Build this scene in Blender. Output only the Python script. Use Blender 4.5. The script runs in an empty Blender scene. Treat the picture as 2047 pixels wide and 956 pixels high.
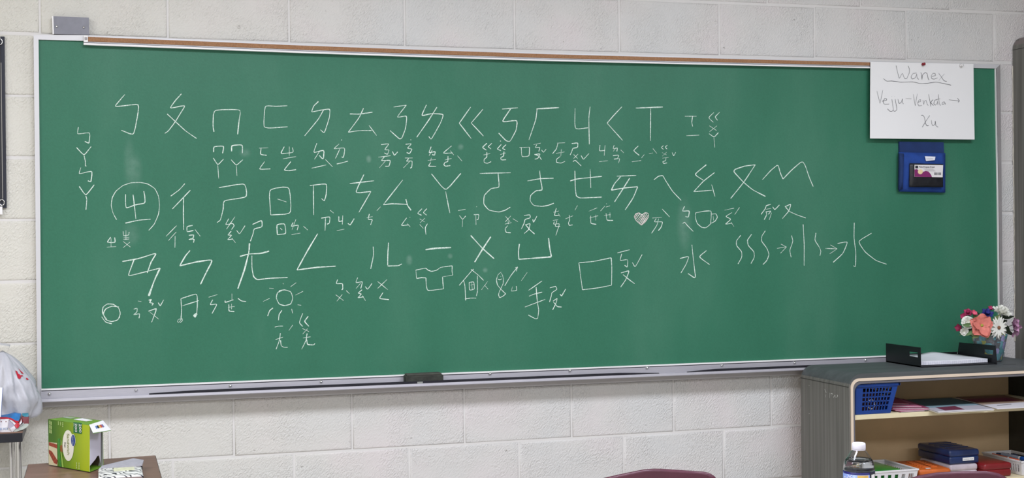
import bpy, bmesh, math, random
from mathutils import Vector, Matrix, Quaternion, noise
random.seed(7)
S = bpy.context.scene
COL = S.collection
H0 = 2.032                       # height of the block joint level with the board top

# ------------------------------------------------------------------ camera
YAW, PIT, ROL = -0.29641, -0.00447, 0.01075
FPX = 2731.3
CAM = Vector((0.1634, -4.7260, -0.6691 + H0))
RM = Matrix.Rotation(YAW, 3, 'Z') @ Matrix.Rotation(PIT, 3, 'X') @ Matrix.Rotation(ROL, 3, 'Y')
cd = bpy.data.cameras.new('camera'); cam = bpy.data.objects.new('camera', cd); COL.objects.link(cam)
cd.sensor_width = 36; cd.lens = FPX / 2047 * 36; cd.clip_end = 50
r, f, u = RM.col[0], RM.col[1], RM.col[2]
cam.matrix_world = Matrix(((r.x, u.x, -f.x, CAM.x), (r.y, u.y, -f.y, CAM.y), (r.z, u.z, -f.z, CAM.z), (0, 0, 0, 1)))
S.camera = cam

# ------------------------------------------------------------------ world, lights, exposure
w = bpy.data.worlds.new('world'); S.world = w; w.use_nodes = True
w.node_tree.nodes['Background'].inputs[0].default_value = (0.9, 0.95, 1, 1)
w.node_tree.nodes['Background'].inputs[1].default_value = 0.25
S.view_settings.view_transform = 'Standard'; S.view_settings.look = 'None'
S.view_settings.exposure = 0.24; S.view_settings.gamma = 1

def area(x, y, z, sx, sy, p, col, rx=0.0):
    l = bpy.data.lights.new('ceiling_lamp', 'AREA'); l.shape = 'RECTANGLE'; l.size = sx; l.size_y = sy
    l.energy = p; l.color = col
    o = bpy.data.objects.new('ceiling_lamp', l); COL.objects.link(o); o.location = (x, y, z); o.rotation_euler = (rx, 0, 0)
WARM, NEUT = (.985, .995, 1.08), (.95, .995, 1.15)
for x, y, p, c in ((-1.7, -2.1, 40, WARM), (0.6, -2.1, 42, NEUT), (2.9, -2.1, 41, NEUT),
                   (-1.7, -5.4, 40, WARM), (0.6, -5.4, 44, NEUT), (2.9, -5.4, 36, NEUT), (4.7, -5.4, 16, NEUT)):
    area(x, y, 2.80, 1.2, 0.6, p, c)

# ------------------------------------------------------------------ measuring helpers: a sight line met with a real plane
def ray(px, py):
    return RM @ Vector(((px - 1023.5) / FPX, 1, -(py - 478) / FPX))
def atY(px, py, Y):
    d = ray(px, py); return CAM + d * ((Y - CAM.y) / d.y)
def atZ(px, py, Z):
    d = ray(px, py); return CAM + d * ((Z - CAM.z) / d.z)
def atX(px, py, X):
    d = ray(px, py); return CAM + d * ((X - CAM.x) / d.x)
def atD(px, py, D):
    return CAM + ray(px, py) * D
def onP(px, py, P0, N):
    d = ray(px, py); return CAM + d * ((P0 - CAM).dot(N) / d.dot(N))

# ------------------------------------------------------------------ materials
def lin(h):
    h = h.lstrip('#'); o = []
    for i in (0, 2, 4):
        c = int(h[i:i + 2], 16) / 255
        o.append(c / 12.92 if c <= .04045 else ((c + .055) / 1.055) ** 2.4)
    return tuple(o) + (1,)
MATS = {}
def mat(name, col, rough=.5, metal=0, var=0.0, vs=8.0, bump=0.0, bs=80.0, spec=.5, stretch=None, trans=0, ior=1.45, coat=0, sub=0):
    if name in MATS: return MATS[name]
    m = bpy.data.materials.new(name); m.use_nodes = True; nt = m.node_tree; N = nt.nodes; L = nt.links
    b = N['Principled BSDF']; c = lin(col) if isinstance(col, str) else tuple(col) + (1,)
    b.inputs['Base Color'].default_value = c; b.inputs['Roughness'].default_value = rough
    b.inputs['Metallic'].default_value = metal; b.inputs['Specular IOR Level'].default_value = spec
    b.inputs['Transmission Weight'].default_value = trans; b.inputs['IOR'].default_value = ior
    b.inputs['Coat Weight'].default_value = coat
    if var or bump:
        g = N.new('ShaderNodeNewGeometry'); mp = N.new('ShaderNodeMapping'); L.new(g.outputs['Position'], mp.inputs['Vector'])
        if stretch: mp.inputs['Scale'].default_value = stretch
    if var:
        n = N.new('ShaderNodeTexNoise'); n.inputs['Scale'].default_value = vs; n.inputs['Detail'].default_value = 5
        L.new(mp.outputs[0], n.inputs['Vector'])
        mx = N.new('ShaderNodeMix'); mx.data_type = 'RGBA'
        lo = tuple(max(0, v * (1 - var)) for v in c[:3]) + (1,); hi = tuple(min(1, v * (1 + var)) for v in c[:3]) + (1,)
        rp = N.new('ShaderNodeMapRange'); rp.inputs[1].default_value = .3; rp.inputs[2].default_value = .7
        L.new(n.outputs[0], rp.inputs[0]); L.new(rp.outputs[0], mx.inputs[0])
        mx.inputs[6].default_value = lo; mx.inputs[7].default_value = hi
        L.new(mx.outputs[2], b.inputs['Base Color'])
    if bump:
        n = N.new('ShaderNodeTexNoise'); n.inputs['Scale'].default_value = bs; n.inputs['Detail'].default_value = 3
        L.new(mp.outputs[0], n.inputs['Vector'])
        bp = N.new('ShaderNodeBump'); bp.inputs['Strength'].default_value = 1; bp.inputs['Distance'].default_value = bump
        L.new(n.outputs[0], bp.inputs['Height']); L.new(bp.outputs[0], b.inputs['Normal'])
    MATS[name] = m; return m

def ramp(N, stops, interp='LINEAR'):
    rp = N.new('ShaderNodeValToRGB'); cr = rp.color_ramp; cr.interpolation = interp
    while len(cr.elements) > 1: cr.elements.remove(cr.elements[-1])
    for i, (p, c) in enumerate(stops):
        e = cr.elements[0] if i == 0 else cr.elements.new(p)
        e.position = p; e.color = lin(c) if isinstance(c, str) else c
    return rp

def wall_mat():
    m = mat('painted_block', '#dcd9d0', .5)
    nt = m.node_tree; N = nt.nodes; L = nt.links; b = N['Principled BSDF']
    g = N.new('ShaderNodeNewGeometry')
    vr = N.new('ShaderNodeVectorRotate'); vr.rotation_type = 'Y_AXIS'; vr.inputs['Angle'].default_value = -.65; L.new(g.outputs['Position'], vr.inputs['Vector'])
    mp = N.new('ShaderNodeMapping'); mp.inputs['Scale'].default_value = (1.35, 1, .75)
    L.new(vr.outputs[0], mp.inputs[0])
    a = N.new('ShaderNodeTexNoise'); a.inputs['Scale'].default_value = 145; a.inputs['Detail'].default_value = 1.2; a.inputs['Distortion'].default_value = .5
    L.new(mp.outputs[0], a.inputs[0])
    p = N.new('ShaderNodeTexNoise'); p.inputs['Scale'].default_value = 60; p.inputs['Detail'].default_value = 2
    L.new(g.outputs['Position'], p.inputs[0])
    pr = N.new('ShaderNodeMapRange'); pr.interpolation_type = 'SMOOTHERSTEP'; pr.inputs[1].default_value = .68; pr.inputs[2].default_value = .92; pr.inputs[3].default_value = 0; pr.inputs[4].default_value = -1.6
    L.new(p.outputs[0], pr.inputs[0])
    msk = N.new('ShaderNodeTexNoise'); msk.inputs['Scale'].default_value = 7; L.new(g.outputs['Position'], msk.inputs[0])
    mr = N.new('ShaderNodeMapRange'); mr.inputs[1].default_value = .35; mr.inputs[2].default_value = .65; mr.inputs[3].default_value = .4; mr.inputs[4].default_value = 1.15
    L.new(msk.outputs[0], mr.inputs[0])
    mu = N.new('ShaderNodeMath'); mu.operation = 'MULTIPLY'; L.new(a.outputs[0], mu.inputs[0]); L.new(mr.outputs[0], mu.inputs[1])
    ad = N.new('ShaderNodeMath'); ad.operation = 'ADD'; L.new(mu.outputs[0], ad.inputs[0]); L.new(pr.outputs[0], ad.inputs[1])
    bp = N.new('ShaderNodeBump'); bp.inputs['Distance'].default_value = .0040; bp.inputs['Strength'].default_value = 1
    L.new(ad.outputs[0], bp.inputs['Height']); L.new(bp.outputs[0], b.inputs['Normal'])
    # warmer light at the left end is painted in; faint pinkish and bluish patches elsewhere
    sx = N.new('ShaderNodeSeparateXYZ'); L.new(g.outputs['Position'], sx.inputs[0])
    xr = N.new('ShaderNodeMapRange'); xr.inputs[1].default_value = -.2; xr.inputs[2].default_value = 1.2; L.new(sx.outputs[0], xr.inputs[0])
    cn = N.new('ShaderNodeTexNoise'); cn.inputs['Scale'].default_value = 3; L.new(g.outputs['Position'], cn.inputs[0])
    c1 = ramp(N, [(.35, '#cccbc6'), (.5, '#cfccc6'), (.65, '#d3ccc8')]); L.new(cn.outputs[0], c1.inputs[0])
    mx = N.new('ShaderNodeMix'); mx.data_type = 'RGBA'; mx.inputs[6].default_value = lin('#d2cfc2')
    L.new(xr.outputs[0], mx.inputs[0]); L.new(c1.outputs[0], mx.inputs[7]); L.new(mx.outputs[2], b.inputs['Base Color'])
    return m

def board_mat():
    m = mat('green_chalkboard', '#3f7a5c', .42)
    nt = m.node_tree; N = nt.nodes; L = nt.links; b = N['Principled BSDF']
    g = N.new('ShaderNodeNewGeometry')
    mp = N.new('ShaderNodeMapping'); mp.inputs['Scale'].default_value = (1.3, 1, .45); L.new(g.outputs['Position'], mp.inputs[0])
    a = N.new('ShaderNodeTexNoise'); a.inputs['Scale'].default_value = 2.3; a.inputs['Detail'].default_value = 6; a.inputs['Roughness'].default_value = .55
    L.new(mp.outputs[0], a.inputs[0])
    c = ramp(N, [(.3, '#2f6b51'), (.5, '#336f55'), (.72, '#40765d')]); L.new(a.outputs[0], c.inputs[0])
    n2 = N.new('ShaderNodeTexNoise'); n2.inputs['Scale'].default_value = 170; n2.inputs['Detail'].default_value = 2; L.new(g.outputs['Position'], n2.inputs[0])
    mx = N.new('ShaderNodeMix'); mx.data_type = 'RGBA'; mx.blend_type = 'OVERLAY'; mx.inputs[0].default_value = .10
    L.new(c.outputs[0], mx.inputs[6]); L.new(n2.outputs[0], mx.inputs[7])
    # smudges of rubbed-out chalk: (x, z, half width, half height, strength)
    cur = mx.outputs[2]
    sn = N.new('ShaderNodeTexNoise'); sn.inputs['Scale'].default_value = 40; sn.inputs['Detail'].default_value = 3; L.new(g.outputs['Position'], sn.inputs[0])
    for px, py, wx, wz_, st_ in ((258, 328, .018, .09, .10), (272, 340, .02, .06, .10), (1368, 448, .03, .10, .12), (737, 318, .010, .014, .22), (921, 294, .012, .012, .16), (818, 520, .012, .018, .22), (900, 512, .010, .010, .18), (490, 306, .02, .015, .12), (262, 468, .03, .04, .10), (970, 540, .01, .01, .2)):
        q = atY(px, py, -.02); mpp = N.new('ShaderNodeMapping'); mpp.inputs['Location'].default_value = (-q.x / wx, 0, -q.z / wz_); mpp.inputs['Scale'].default_value = (1 / wx, 0, 1 / wz_)
        L.new(g.outputs['Position'], mpp.inputs[0]); ln = N.new('ShaderNodeVectorMath'); ln.operation = 'LENGTH'; L.new(mpp.outputs[0], ln.inputs[0])
        rg_ = N.new('ShaderNodeMapRange'); rg_.interpolation_type = 'SMOOTHSTEP'; rg_.inputs[1].default_value = .2; rg_.inputs[2].default_value = 1.3; rg_.inputs[3].default_value = st_ * 1.6; rg_.inputs[4].default_value = 0
        L.new(ln.outputs['Value'], rg_.inputs[0]); ml = N.new('ShaderNodeMath'); ml.operation = 'MULTIPLY'; L.new(rg_.outputs[0], ml.inputs[0]); L.new(sn.outputs[0], ml.inputs[1])
        m3 = N.new('ShaderNodeMix'); m3.data_type = 'RGBA'; L.new(ml.outputs[0], m3.inputs[0]); L.new(cur, m3.inputs[6]); m3.inputs[7].default_value = lin('#b9cfc2'); cur = m3.outputs[2]
    L.new(cur, b.inputs['Base Color'])
    bp = N.new('ShaderNodeBump'); bp.inputs['Distance'].default_value = .0002; L.new(n2.outputs[0], bp.inputs['Height']); L.new(bp.outputs[0], b.inputs['Normal'])
    b.inputs['Specular IOR Level'].default_value = .35
    return m

def chalk_mat(name='chalk', c0='#9fc0ae', c1='#d2e1d2'):
    m = mat(name, '#dfe7dc', .95, spec=.1)
    nt = m.node_tree; N = nt.nodes; L = nt.links; b = N['Principled BSDF']
    g = N.new('ShaderNodeNewGeometry'); n = N.new('ShaderNodeTexNoise'); n.inputs['Scale'].default_value = 260; n.inputs['Detail'].default_value = 2
    L.new(g.outputs['Position'], n.inputs[0])
    c = ramp(N, [(.32, c0), (.5, c1), (.8, '#ebf1e8')]); L.new(n.outputs[0], c.inputs[0]); L.new(c.outputs[0], b.inputs['Base Color'])
    return m

def grain_mat(name, c0, c1, c2, scale=(60, 60, 1.5), rough=.55):
    m = mat(name, c1, rough); nt = m.node_tree; N = nt.nodes; L = nt.links; b = N['Principled BSDF']
    g = N.new('ShaderNodeNewGeometry'); mp = N.new('ShaderNodeMapping'); mp.inputs['Scale'].default_value = scale
    L.new(g.outputs['Position'], mp.inputs[0])
    n = N.new('ShaderNodeTexNoise'); n.inputs['Scale'].default_value = 1; n.inputs['Detail'].default_value = 4; L.new(mp.outputs[0], n.inputs[0])
    c = ramp(N, [(.3, c0), (.5, c1), (.7, c2)]); L.new(n.outputs[0], c.inputs[0]); L.new(c.outputs[0], b.inputs['Base Color'])
    return m

M_WALL = wall_mat(); M_BOARD = board_mat(); M_CHALK = chalk_mat()
M_ALU = mat('aluminium', '#b3b1b6', .42, .55, var=.05, vs=30, stretch=(1, 1, 20))
M_ALUD = mat('satin_aluminium', '#9b9795', .5, .35, var=.06, vs=20)
M_FRAMEW = mat('pale_frame', '#cfcecd', .45, .25)
M_CORK = mat('cork', '#98704f', .9, var=.22, vs=260, bump=.0004, bs=300)
M_BLACK = mat('black_plastic', '#15161a', .45, var=.1, vs=30)
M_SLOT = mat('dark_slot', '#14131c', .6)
M_STEEL = mat('brushed_steel', '#7b7b80', .5, .5, var=.06, vs=40)
M_CHROME = mat('chrome', '#d8d8d6', .12, 1)
M_WHITE = mat('white_paint', '#eceae6', .6)
M_PAPER = mat('white_paper', '#e6e5e1', .85, spec=.2)
M_INK = mat('ink', '#2c2d33', .8)
M_CASE = grain_mat('grey_woodgrain_enamel', '#56554e', '#696760', '#76756d', (75, 75, 1.3))
M_CASETOP = grain_mat('grey_enamel_top', '#484b4a', '#4f5252', '#565959', (3, 40, 40), .55)
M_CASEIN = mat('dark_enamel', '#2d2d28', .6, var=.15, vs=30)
M_TRIM = mat('cream_trim', '#d8c5ae', .5)
M_TRIMG = mat('grey_trim', '#6e6b6e', .45, .2)
M_TAN = mat('tan_back_panel', '#d6b98f', .6, var=.08, vs=5)
M_SHELF = mat('beige_shelf', '#dccfa9', .5, var=.04, vs=10)

# ------------------------------------------------------------------ object helpers
def root_of(o):
    while o.parent: o = o.parent
    return o
def link(name, me, m, parent=None):
    o = bpy.data.objects.new(name, me); COL.objects.link(o)
    if m is not None and not me.materials: me.materials.append(m)
    if parent is not None: o.parent = parent
    return o
def wl(parent):
    v = Vector((0, 0, 0))
    while parent: v = v + parent.location; parent = parent.parent
    return v
def mesh(name, vs, fs, m, parent=None, smooth=False, world=True):
    """vs are world coordinates when world=True; else the parent's own"""
    off = wl(parent) if (world and parent) else Vector((0, 0, 0))
    me = bpy.data.meshes.new(name); me.from_pydata([tuple(Vector(v) - off) for v in vs], [], fs)
    if smooth:
        for p in me.polygons: p.use_smooth = True
    me.update(); return link(name, me, m, parent)
def bm_obj(name, bm, m, parent=None, smooth=False, world=True):
    off = wl(parent) if (world and parent) else Vector((0, 0, 0))
    if off.length: bmesh.ops.translate(bm, verts=bm.verts, vec=-off)
    bmesh.ops.recalc_face_normals(bm, faces=bm.faces)
    me = bpy.data.meshes.new(name); bm.to_mesh(me); bm.free()
    if smooth:
        for p in me.polygons: p.use_smooth = True
    return link(name, me, m, parent)
def add_box(bm, x0, x1, y0, y1, z0, z1, bev=0, seg=2, M=None):
    r_ = bmesh.ops.create_cube(bm, size=1); vs = r_['verts']
    for v in vs: v.co = Vector(((x0 + x1) / 2 + v.co.x * (x1 - x0), (y0 + y1) / 2 + v.co.y * (y1 - y0), (z0 + z1) / 2 + v.co.z * (z1 - z0)))
    if bev:
        es = list({e for v in vs for e in v.link_edges})
        rr = bmesh.ops.bevel(bm, geom=es, offset=bev, segments=seg, affect='EDGES', profile=.5)
        vs = list({v for f_ in rr['faces'] for v in f_.verts} | {v for v in vs if v.is_valid})
    if M is not None: bmesh.ops.transform(bm, matrix=M, verts=vs)
def box(name, x0, x1, y0, y1, z0, z1, m, parent=None, bev=0, seg=2, world=True, M=None, smooth=False):
    bm = bmesh.new(); add_box(bm, x0, x1, y0, y1, z0, z1, bev, seg, M); return bm_obj(name, bm, m, parent, smooth, world)
def add_cyl(bm, p0, p1, r0, r1=None, n=16, caps=True):
    r1 = r0 if r1 is None else r1; p0, p1 = Vector(p0), Vector(p1); d = p1 - p0
    q = Vector((0, 0, 1)).rotation_difference(d.normalized()).to_matrix().to_4x4()
    bmesh.ops.create_cone(bm, cap_ends=caps, segments=n, radius1=r0, radius2=r1, depth=d.length, matrix=Matrix.Translation((p0 + p1) / 2) @ q)
def cyl(name, p0, p1, r0, m, parent=None, r1=None, n=16, world=True):
    bm = bmesh.new(); add_cyl(bm, p0, p1, r0, r1, n); return bm_obj(name, bm, m, parent, False, world)
def lathe(name, prof, m, parent, n=32, smooth=True, close=True, world=False, org=(0, 0, 0)):
    vs, fs = [], []
    for r_, z in prof:
        for i in range(n):
            a = 2 * math.pi * i / n; vs.append((org[0] + r_ * math.cos(a), org[1] + r_ * math.sin(a), org[2] + z))
    for j in range(len(prof) - 1):
        for i in range(n):
            k = (i + 1) % n; fs.append((j * n + i, j * n + k, (j + 1) * n + k, (j + 1) * n + i))
    if close: fs.append(tuple(range(n - 1, -1, -1))); fs.append(tuple((len(prof) - 1) * n + i for i in range(n)))
    return mesh(name, vs, fs, m, parent, smooth, world)
def tube(name, pts, r_, m, parent=None, n=10, closed=False, world=True):
    bm = bmesh.new(); pts = [Vector(p) for p in pts]
    rings = []
    for i, p in enumerate(pts):
        a = pts[i - 1] if (i > 0 or closed) else p; b = pts[(i + 1) % len(pts)] if (i < len(pts) - 1 or closed) else p
        d = (b - a).normalized(); x = d.orthogonal().normalized() if i == 0 else (x - d * x.dot(d)).normalized(); y = d.cross(x)
        rings.append([bm.verts.new(p + (x * math.cos(t) + y * math.sin(t)) * r_) for t in [2 * math.pi * k / n for k in range(n)]])
    for i in range(len(rings) - (0 if closed else 1)):
        A, B = rings[i], rings[(i + 1) % len(rings)]
        for k in range(n): bm.faces.new((A[k], A[(k + 1) % n], B[(k + 1) % n], B[k]))
    if not closed: bm.faces.new(rings[0]); bm.faces.new(rings[-1])
    return bm_obj(name, bm, m, parent, True, world)
def prism(name, pts, dvec, m, parent=None, world=True, smooth=False):
    """closed outline (3D points) thickened by dvec"""
    bm = bmesh.new(); A = [bm.verts.new(p) for p in pts]; B = [bm.verts.new(Vector(p) + Vector(dvec)) for p in pts]
    bm.faces.new(A); bm.faces.new(B[::-1]); n = len(pts)
    for i in range(n): bm.faces.new((A[i], A[(i + 1) % n], B[(i + 1) % n], B[i]))
    return bm_obj(name, bm, m, parent, smooth, world)
def text(name, s, size, org, xd, yd, m, parent, ext=.0002, align='LEFT', sx=1.0):
    c = bpy.data.curves.new(name, 'FONT'); c.body = s; c.size = size; c.extrude = ext; c.align_x = align; c.resolution_u = 3
    t = bpy.data.objects.new('tmp', c); COL.objects.link(t); bpy.context.view_layer.update()
    me = bpy.data.meshes.new_from_object(t.evaluated_get(bpy.context.evaluated_depsgraph_get()))
    bpy.data.objects.remove(t); xd = Vector(xd).normalized(); yd = Vector(yd).normalized(); zd = xd.cross(yd)
    off = wl(parent)
    for v in me.vertices:
        v.co = Vector(org) + xd * v.co.x * sx + yd * v.co.y + zd * v.co.z - off
    me.materials.clear(); return link(name, me, m, parent)
def thing(name, label, cat, loc, group=None, rot=0):
    o = bpy.data.objects.new(name, None); COL.objects.link(o); o.location = loc; o.rotation_euler = (0, 0, rot); o.empty_display_size = .05
    o['label'] = label; o['category'] = cat
    if group: o['group'] = group
    return o
def tag(o, label, cat, group=None):
    o['label'] = label; o['category'] = cat
    if group: o['group'] = group
    return o
def struct(o):
    o['kind'] = 'structure'; return o
def ribbon(name, strokes, plane, m, parent, smoothit=True):
    """strokes: list of (points, width px, to-world function) laid flat on a surface"""
    vs, fs = [], []
    N = plane
    for pts, wd in strokes:
        P = [Vector(p) for p in pts]
        if smoothit and len(P) > 2:
            for _ in range(2):
                Q = [P[0]]
                for i in range(len(P) - 1):
                    a, b = P[i], P[i + 1]
                    k = .13 if _ == 0 else .25
                    Q += [a.lerp(b, k), a.lerp(b, 1 - k)]
                Q.append(P[-1]); P = Q
        # resample lightly so widths can vary
        R_ = [P[0]]
        for i in range(1, len(P)):
            d = (P[i] - P[i - 1]).length; n = max(1, int(d / .02))
            for k in range(1, n + 1): R_.append(P[i - 1].lerp(P[i], k / n))
        P = [R_[0]] + [R_[i] for i in range(1, len(R_)) if (R_[i] - R_[i - 1]).length > 1e-5]
        if len(P) < 2: continue
        n0 = len(vs); n = len(P)
        for i, p in enumerate(P):
            a = P[max(0, i - 1)]; b = P[min(n - 1, i + 1)]
            d1 = (p - a).normalized() if i > 0 else (b - p).normalized(); d2 = (b - p).normalized() if i < n - 1 else d1
            t = d1 + d2
            if t.length < .3: t = d2
            t.normalize(); s = N.cross(t).normalized(); c = max(.6, abs(t.dot(d2)))
            k = wd * (.82 + .45 * (noise.noise(p * 35) )) / c * .5
            if i == 0 or i == n - 1: k *= .55
            lift = N * (.00004 * (len(fs) > 0) * (n0 % 7) + .000003 * i)      # later chalk lies over earlier chalk
            vs += [p + s * k + lift, p - s * k + lift]
        for i in range(n - 1):
            q = n0 + 2 * i; fs.append((q, q + 1, q + 3, q + 2))
    return mesh(name, vs, fs, m, parent)
NY = Vector((0, -1, 0))

# ================================================================== ROOM
X0, X1, Y0, CEIL = -3.2, 5.3, -7.4, 2.86
struct(box('floor', X0, X1, Y0, .1, -.1, 0, mat('floor_tile', '#b9b4ad', .35, var=.06, vs=6)))
struct(box('ceiling', X0, X1, Y0, .1, CEIL, CEIL + .08, mat('ceiling_tile', '#e6e4de', .9)))
struct(box('wall_left', X0 - .1, X0, Y0, .1, 0, CEIL, mat('side_wall_paint', '#d9d6cc', .6)))
struct(box('wall_right', X1, X1 + .1, Y0, .1, 0, CEIL, mat('unseen_right_wall_darkened', '#8f8b83', .6)))  # unseen wall, darkened so the board reflects less light at its right
struct(box('wall_front', X0, X1, Y0 - .1, Y0, 0, CEIL, mat('side_wall_paint', '#d9d6cc', .6)))
wall = struct(box('wall_back', X0, X1, .0038, .2, 0, CEIL, mat('smooth_joint_paint', '#d6d3cd', .5, bump=.0006, bs=30)))
BL, BH = .4064, .2032
def wz(X, Z):
    x = X / 3.7; z = Z / 1.4
    return -.00291 - .02709 * x - .0047 * z + .03166 * x * x - .00205 * x * z + .00251 * z * z + .01035 * x * x * z
def block_mesh():
    gx, gz = .0034, .0052
    hx, hz = BL / 2 - gx, BH / 2 - gz
    vs, fs = [], []
    rings = [(0, .05), (0, .0040), (.0006, .0024), (.0020, .0010), (.0042, .0003), (.0075, 0)]
    for ins, y in rings: vs += [(-hx + ins, y, -hz + ins), (hx - ins, y, -hz + ins), (hx - ins, y, hz - ins), (-hx + ins, y, hz - ins)]
    for j in range(len(rings) - 1):
        for i in range(4):
            k = (i + 1) % 4; fs.append((4 * j + i, 4 * j + k, 4 * j + 4 + k, 4 * j + 4 + i))
    n = 4 * (len(rings) - 1); fs.append((n, n + 1, n + 2, n + 3))
    me = bpy.data.meshes.new('concrete_block'); me.from_pydata(vs, [], fs); me.materials.append(M_WALL)
    for p in me.polygons[:-1]: p.use_smooth = True
    me.update(); return me
bme = block_mesh()
for rr in range(-10, 4):
    for k in range(-3, 13):
        xc = (k + (.5 if rr % 2 == 0 else 0)) * BL; zc = (rr + .5) * BH
        o = bpy.data.objects.new('concrete_block', bme); COL.objects.link(o); o.parent = wall
        xx = min(max(xc, -.4), 4.1)
        o.location = (xc, random.uniform(-.0006, .0006), zc + wz(xx, max(min(zc, .3), -1.7)) + H0)
        o.rotation_euler = (0, random.uniform(-.001, .001), 0)

# ================================================================== CHALKBOARD
BY = -.020                        # face of the green surface
board = thing('chalkboard', 'long green chalkboard covered in white chalk symbols, in a metal frame', 'chalkboard', (1.83, -.001, .8))
def poly_strip(name, top, bot, y0, y1, m, parent, bev=0):
    """a member that follows two lists of (x, z) points, y0 back, y1 front"""
    bm = bmesh.new(); n = len(top); R = []
    for (xa, za), (xb, zb) in zip(top, bot):
        R.append([bm.verts.new((xa, y0, za)), bm.verts.new((xa, y1, za)), bm.verts.new((xb, y1, zb)), bm.verts.new((xb, y0, zb))])
    for i in range(n - 1):
        for k in range(4): bm.faces.new((R[i][k], R[i][(k + 1) % 4], R[i + 1][(k + 1) % 4], R[i + 1][k]))
    bm.faces.new(R[0]); bm.faces.new(R[-1][::-1])
    return bm_obj(name, bm, m, parent)
def px_line(pts, Y): return [(v.x, v.z) for v in (atY(a, b, Y) for a, b in pts)]
topo = [(67, 69.5), (170, 70.3), (400, 80), (600, 88.3), (850, 97.5), (1100, 106), (1350, 112.5), (1600, 118.8), (1800, 123.8), (1999.5, 129)]
topi = [(77, 79), (180, 82), (400, 90), (600, 98), (850, 108), (1100, 116), (1350, 122), (1600, 127.5), (1800, 132), (1991, 137)]
boto = [(75, 816), (300, 805.5), (600, 791.5), (850, 780), (1100, 769), (1350, 758.5), (1600, 748), (1800, 740), (2002, 731.5)]
boti = [(83, 778), (300, 769), (600, 756.3), (850, 745.5), (1100, 735), (1350, 726), (1600, 717), (1800, 709.5), (1997, 702.5)]
T_, B_ = px_line(topi, BY), px_line(boti, BY)
# green surface as a slab
bm = bmesh.new(); outl = [(a, b + .004) for a, b in T_] + [(a, b - .004) for a, b in B_[::-1]]
A = [bm.verts.new((a, BY, b)) for a, b in outl]; Bk = [bm.verts.new((a, -.002, b)) for a, b in outl]
bm.faces.new(A); bm.faces.new(Bk[::-1])
for i in range(len(A)): bm.faces.new((A[i], A[(i + 1) % len(A)], Bk[(i + 1) % len(A)], Bk[i]))
bm_obj('writing_surface', bm, M_BOARD, board)
FY = -.028
poly_strip('frame_top', px_line(topo, FY), px_line(topi, FY), -.002, FY, M_FRAMEW, board)
def side_member(name, outer, inner, m):
    bm = bmesh.new(); R = []
    for a, b in zip(outer, inner):
        pa, pb = atY(*a, FY), atY(*b, FY)
        R.append([bm.verts.new((pa.x, -.002, pa.z)), bm.verts.new((pa.x, FY, pa.z)), bm.verts.new((pb.x, FY, pb.z)), bm.verts.new((pb.x, -.002, pb.z))])
    for i in range(len(R) - 1):
        for k in range(4): bm.faces.new((R[i][k], R[i][(k + 1) % 4], R[i + 1][(k + 1) % 4], R[i + 1][k]))
    bm.faces.new(R[0]); bm.faces.new(R[-1][::-1]); return bm_obj(name, bm, m, board)
side_member('frame_side', [(67, 69.5), (71, 440), (75, 816)], [(77, 79), (80.5, 440), (83, 806)], M_FRAMEW)
side_member('frame_side', [(1999.5, 129), (2002.5, 380), (2004.5, 590), (2006, 731)], [(1991, 137), (1995.5, 380), (1998, 590), (1999.5, 722)], M_ALUD)
# bright thin bead on the inner right edge
side_member('frame_bead', [(1991.8, 137), (1996.2, 380), (1998.5, 590), (2000, 704)], [(1990.2, 137), (1994.4, 380), (1996.8, 590), (1998.2, 704)], M_WHITE)
# map rail: channel, cork inlay, lower lip
rl = [(167, 70.6), (400, 80), (600, 88.3), (850, 97.5), (1100, 106), (1350, 112.5), (1600, 118.8), (1744, 122.4)]
def off(pts, d0, d1=None):
    d1 = d0 if d1 is None else d1; n = len(pts) - 1
    return [(a, b + d0 + (d1 - d0) * i / n) for i, (a, b) in enumerate(pts)]
rail = poly_strip('map_rail', px_line(off(rl, 1.4, 1.2), -.036), px_line(off(rl, 18.5, 13.5), -.036), -.02, -.036, M_FRAMEW, board)
poly_strip('cork_strip', px_line(off([(176, 71)] + rl[1:], 2.6, 2.4), -.040), px_line(off([(176, 71)] + rl[1:], 11.6, 8.6), -.040), -.03, -.0395, M_CORK, rail)
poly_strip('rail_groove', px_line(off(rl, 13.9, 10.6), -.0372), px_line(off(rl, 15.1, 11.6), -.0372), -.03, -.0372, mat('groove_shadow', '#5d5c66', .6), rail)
poly_strip('rail_lip', px_line(off(rl, 15.1, 11.6), -.041), px_line(off(rl, 18.8, 13.9), -.041), -.03, -.041, M_WHITE, rail)
pa, pb = atY(167.5, 70.6, -.041), atY(176, 84.5, -.041)
ec = box('end_cap', pa.x, pb.x, -.042, -.03, pb.z, pa.z, M_WHITE, rail, .001)
q = atY(171.8, 77, -.043); box('clip', q.x - .004, q.x + .004, -.0445, -.041, q.z - .004, q.z + .004, M_ALUD, rail, .001)

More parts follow.
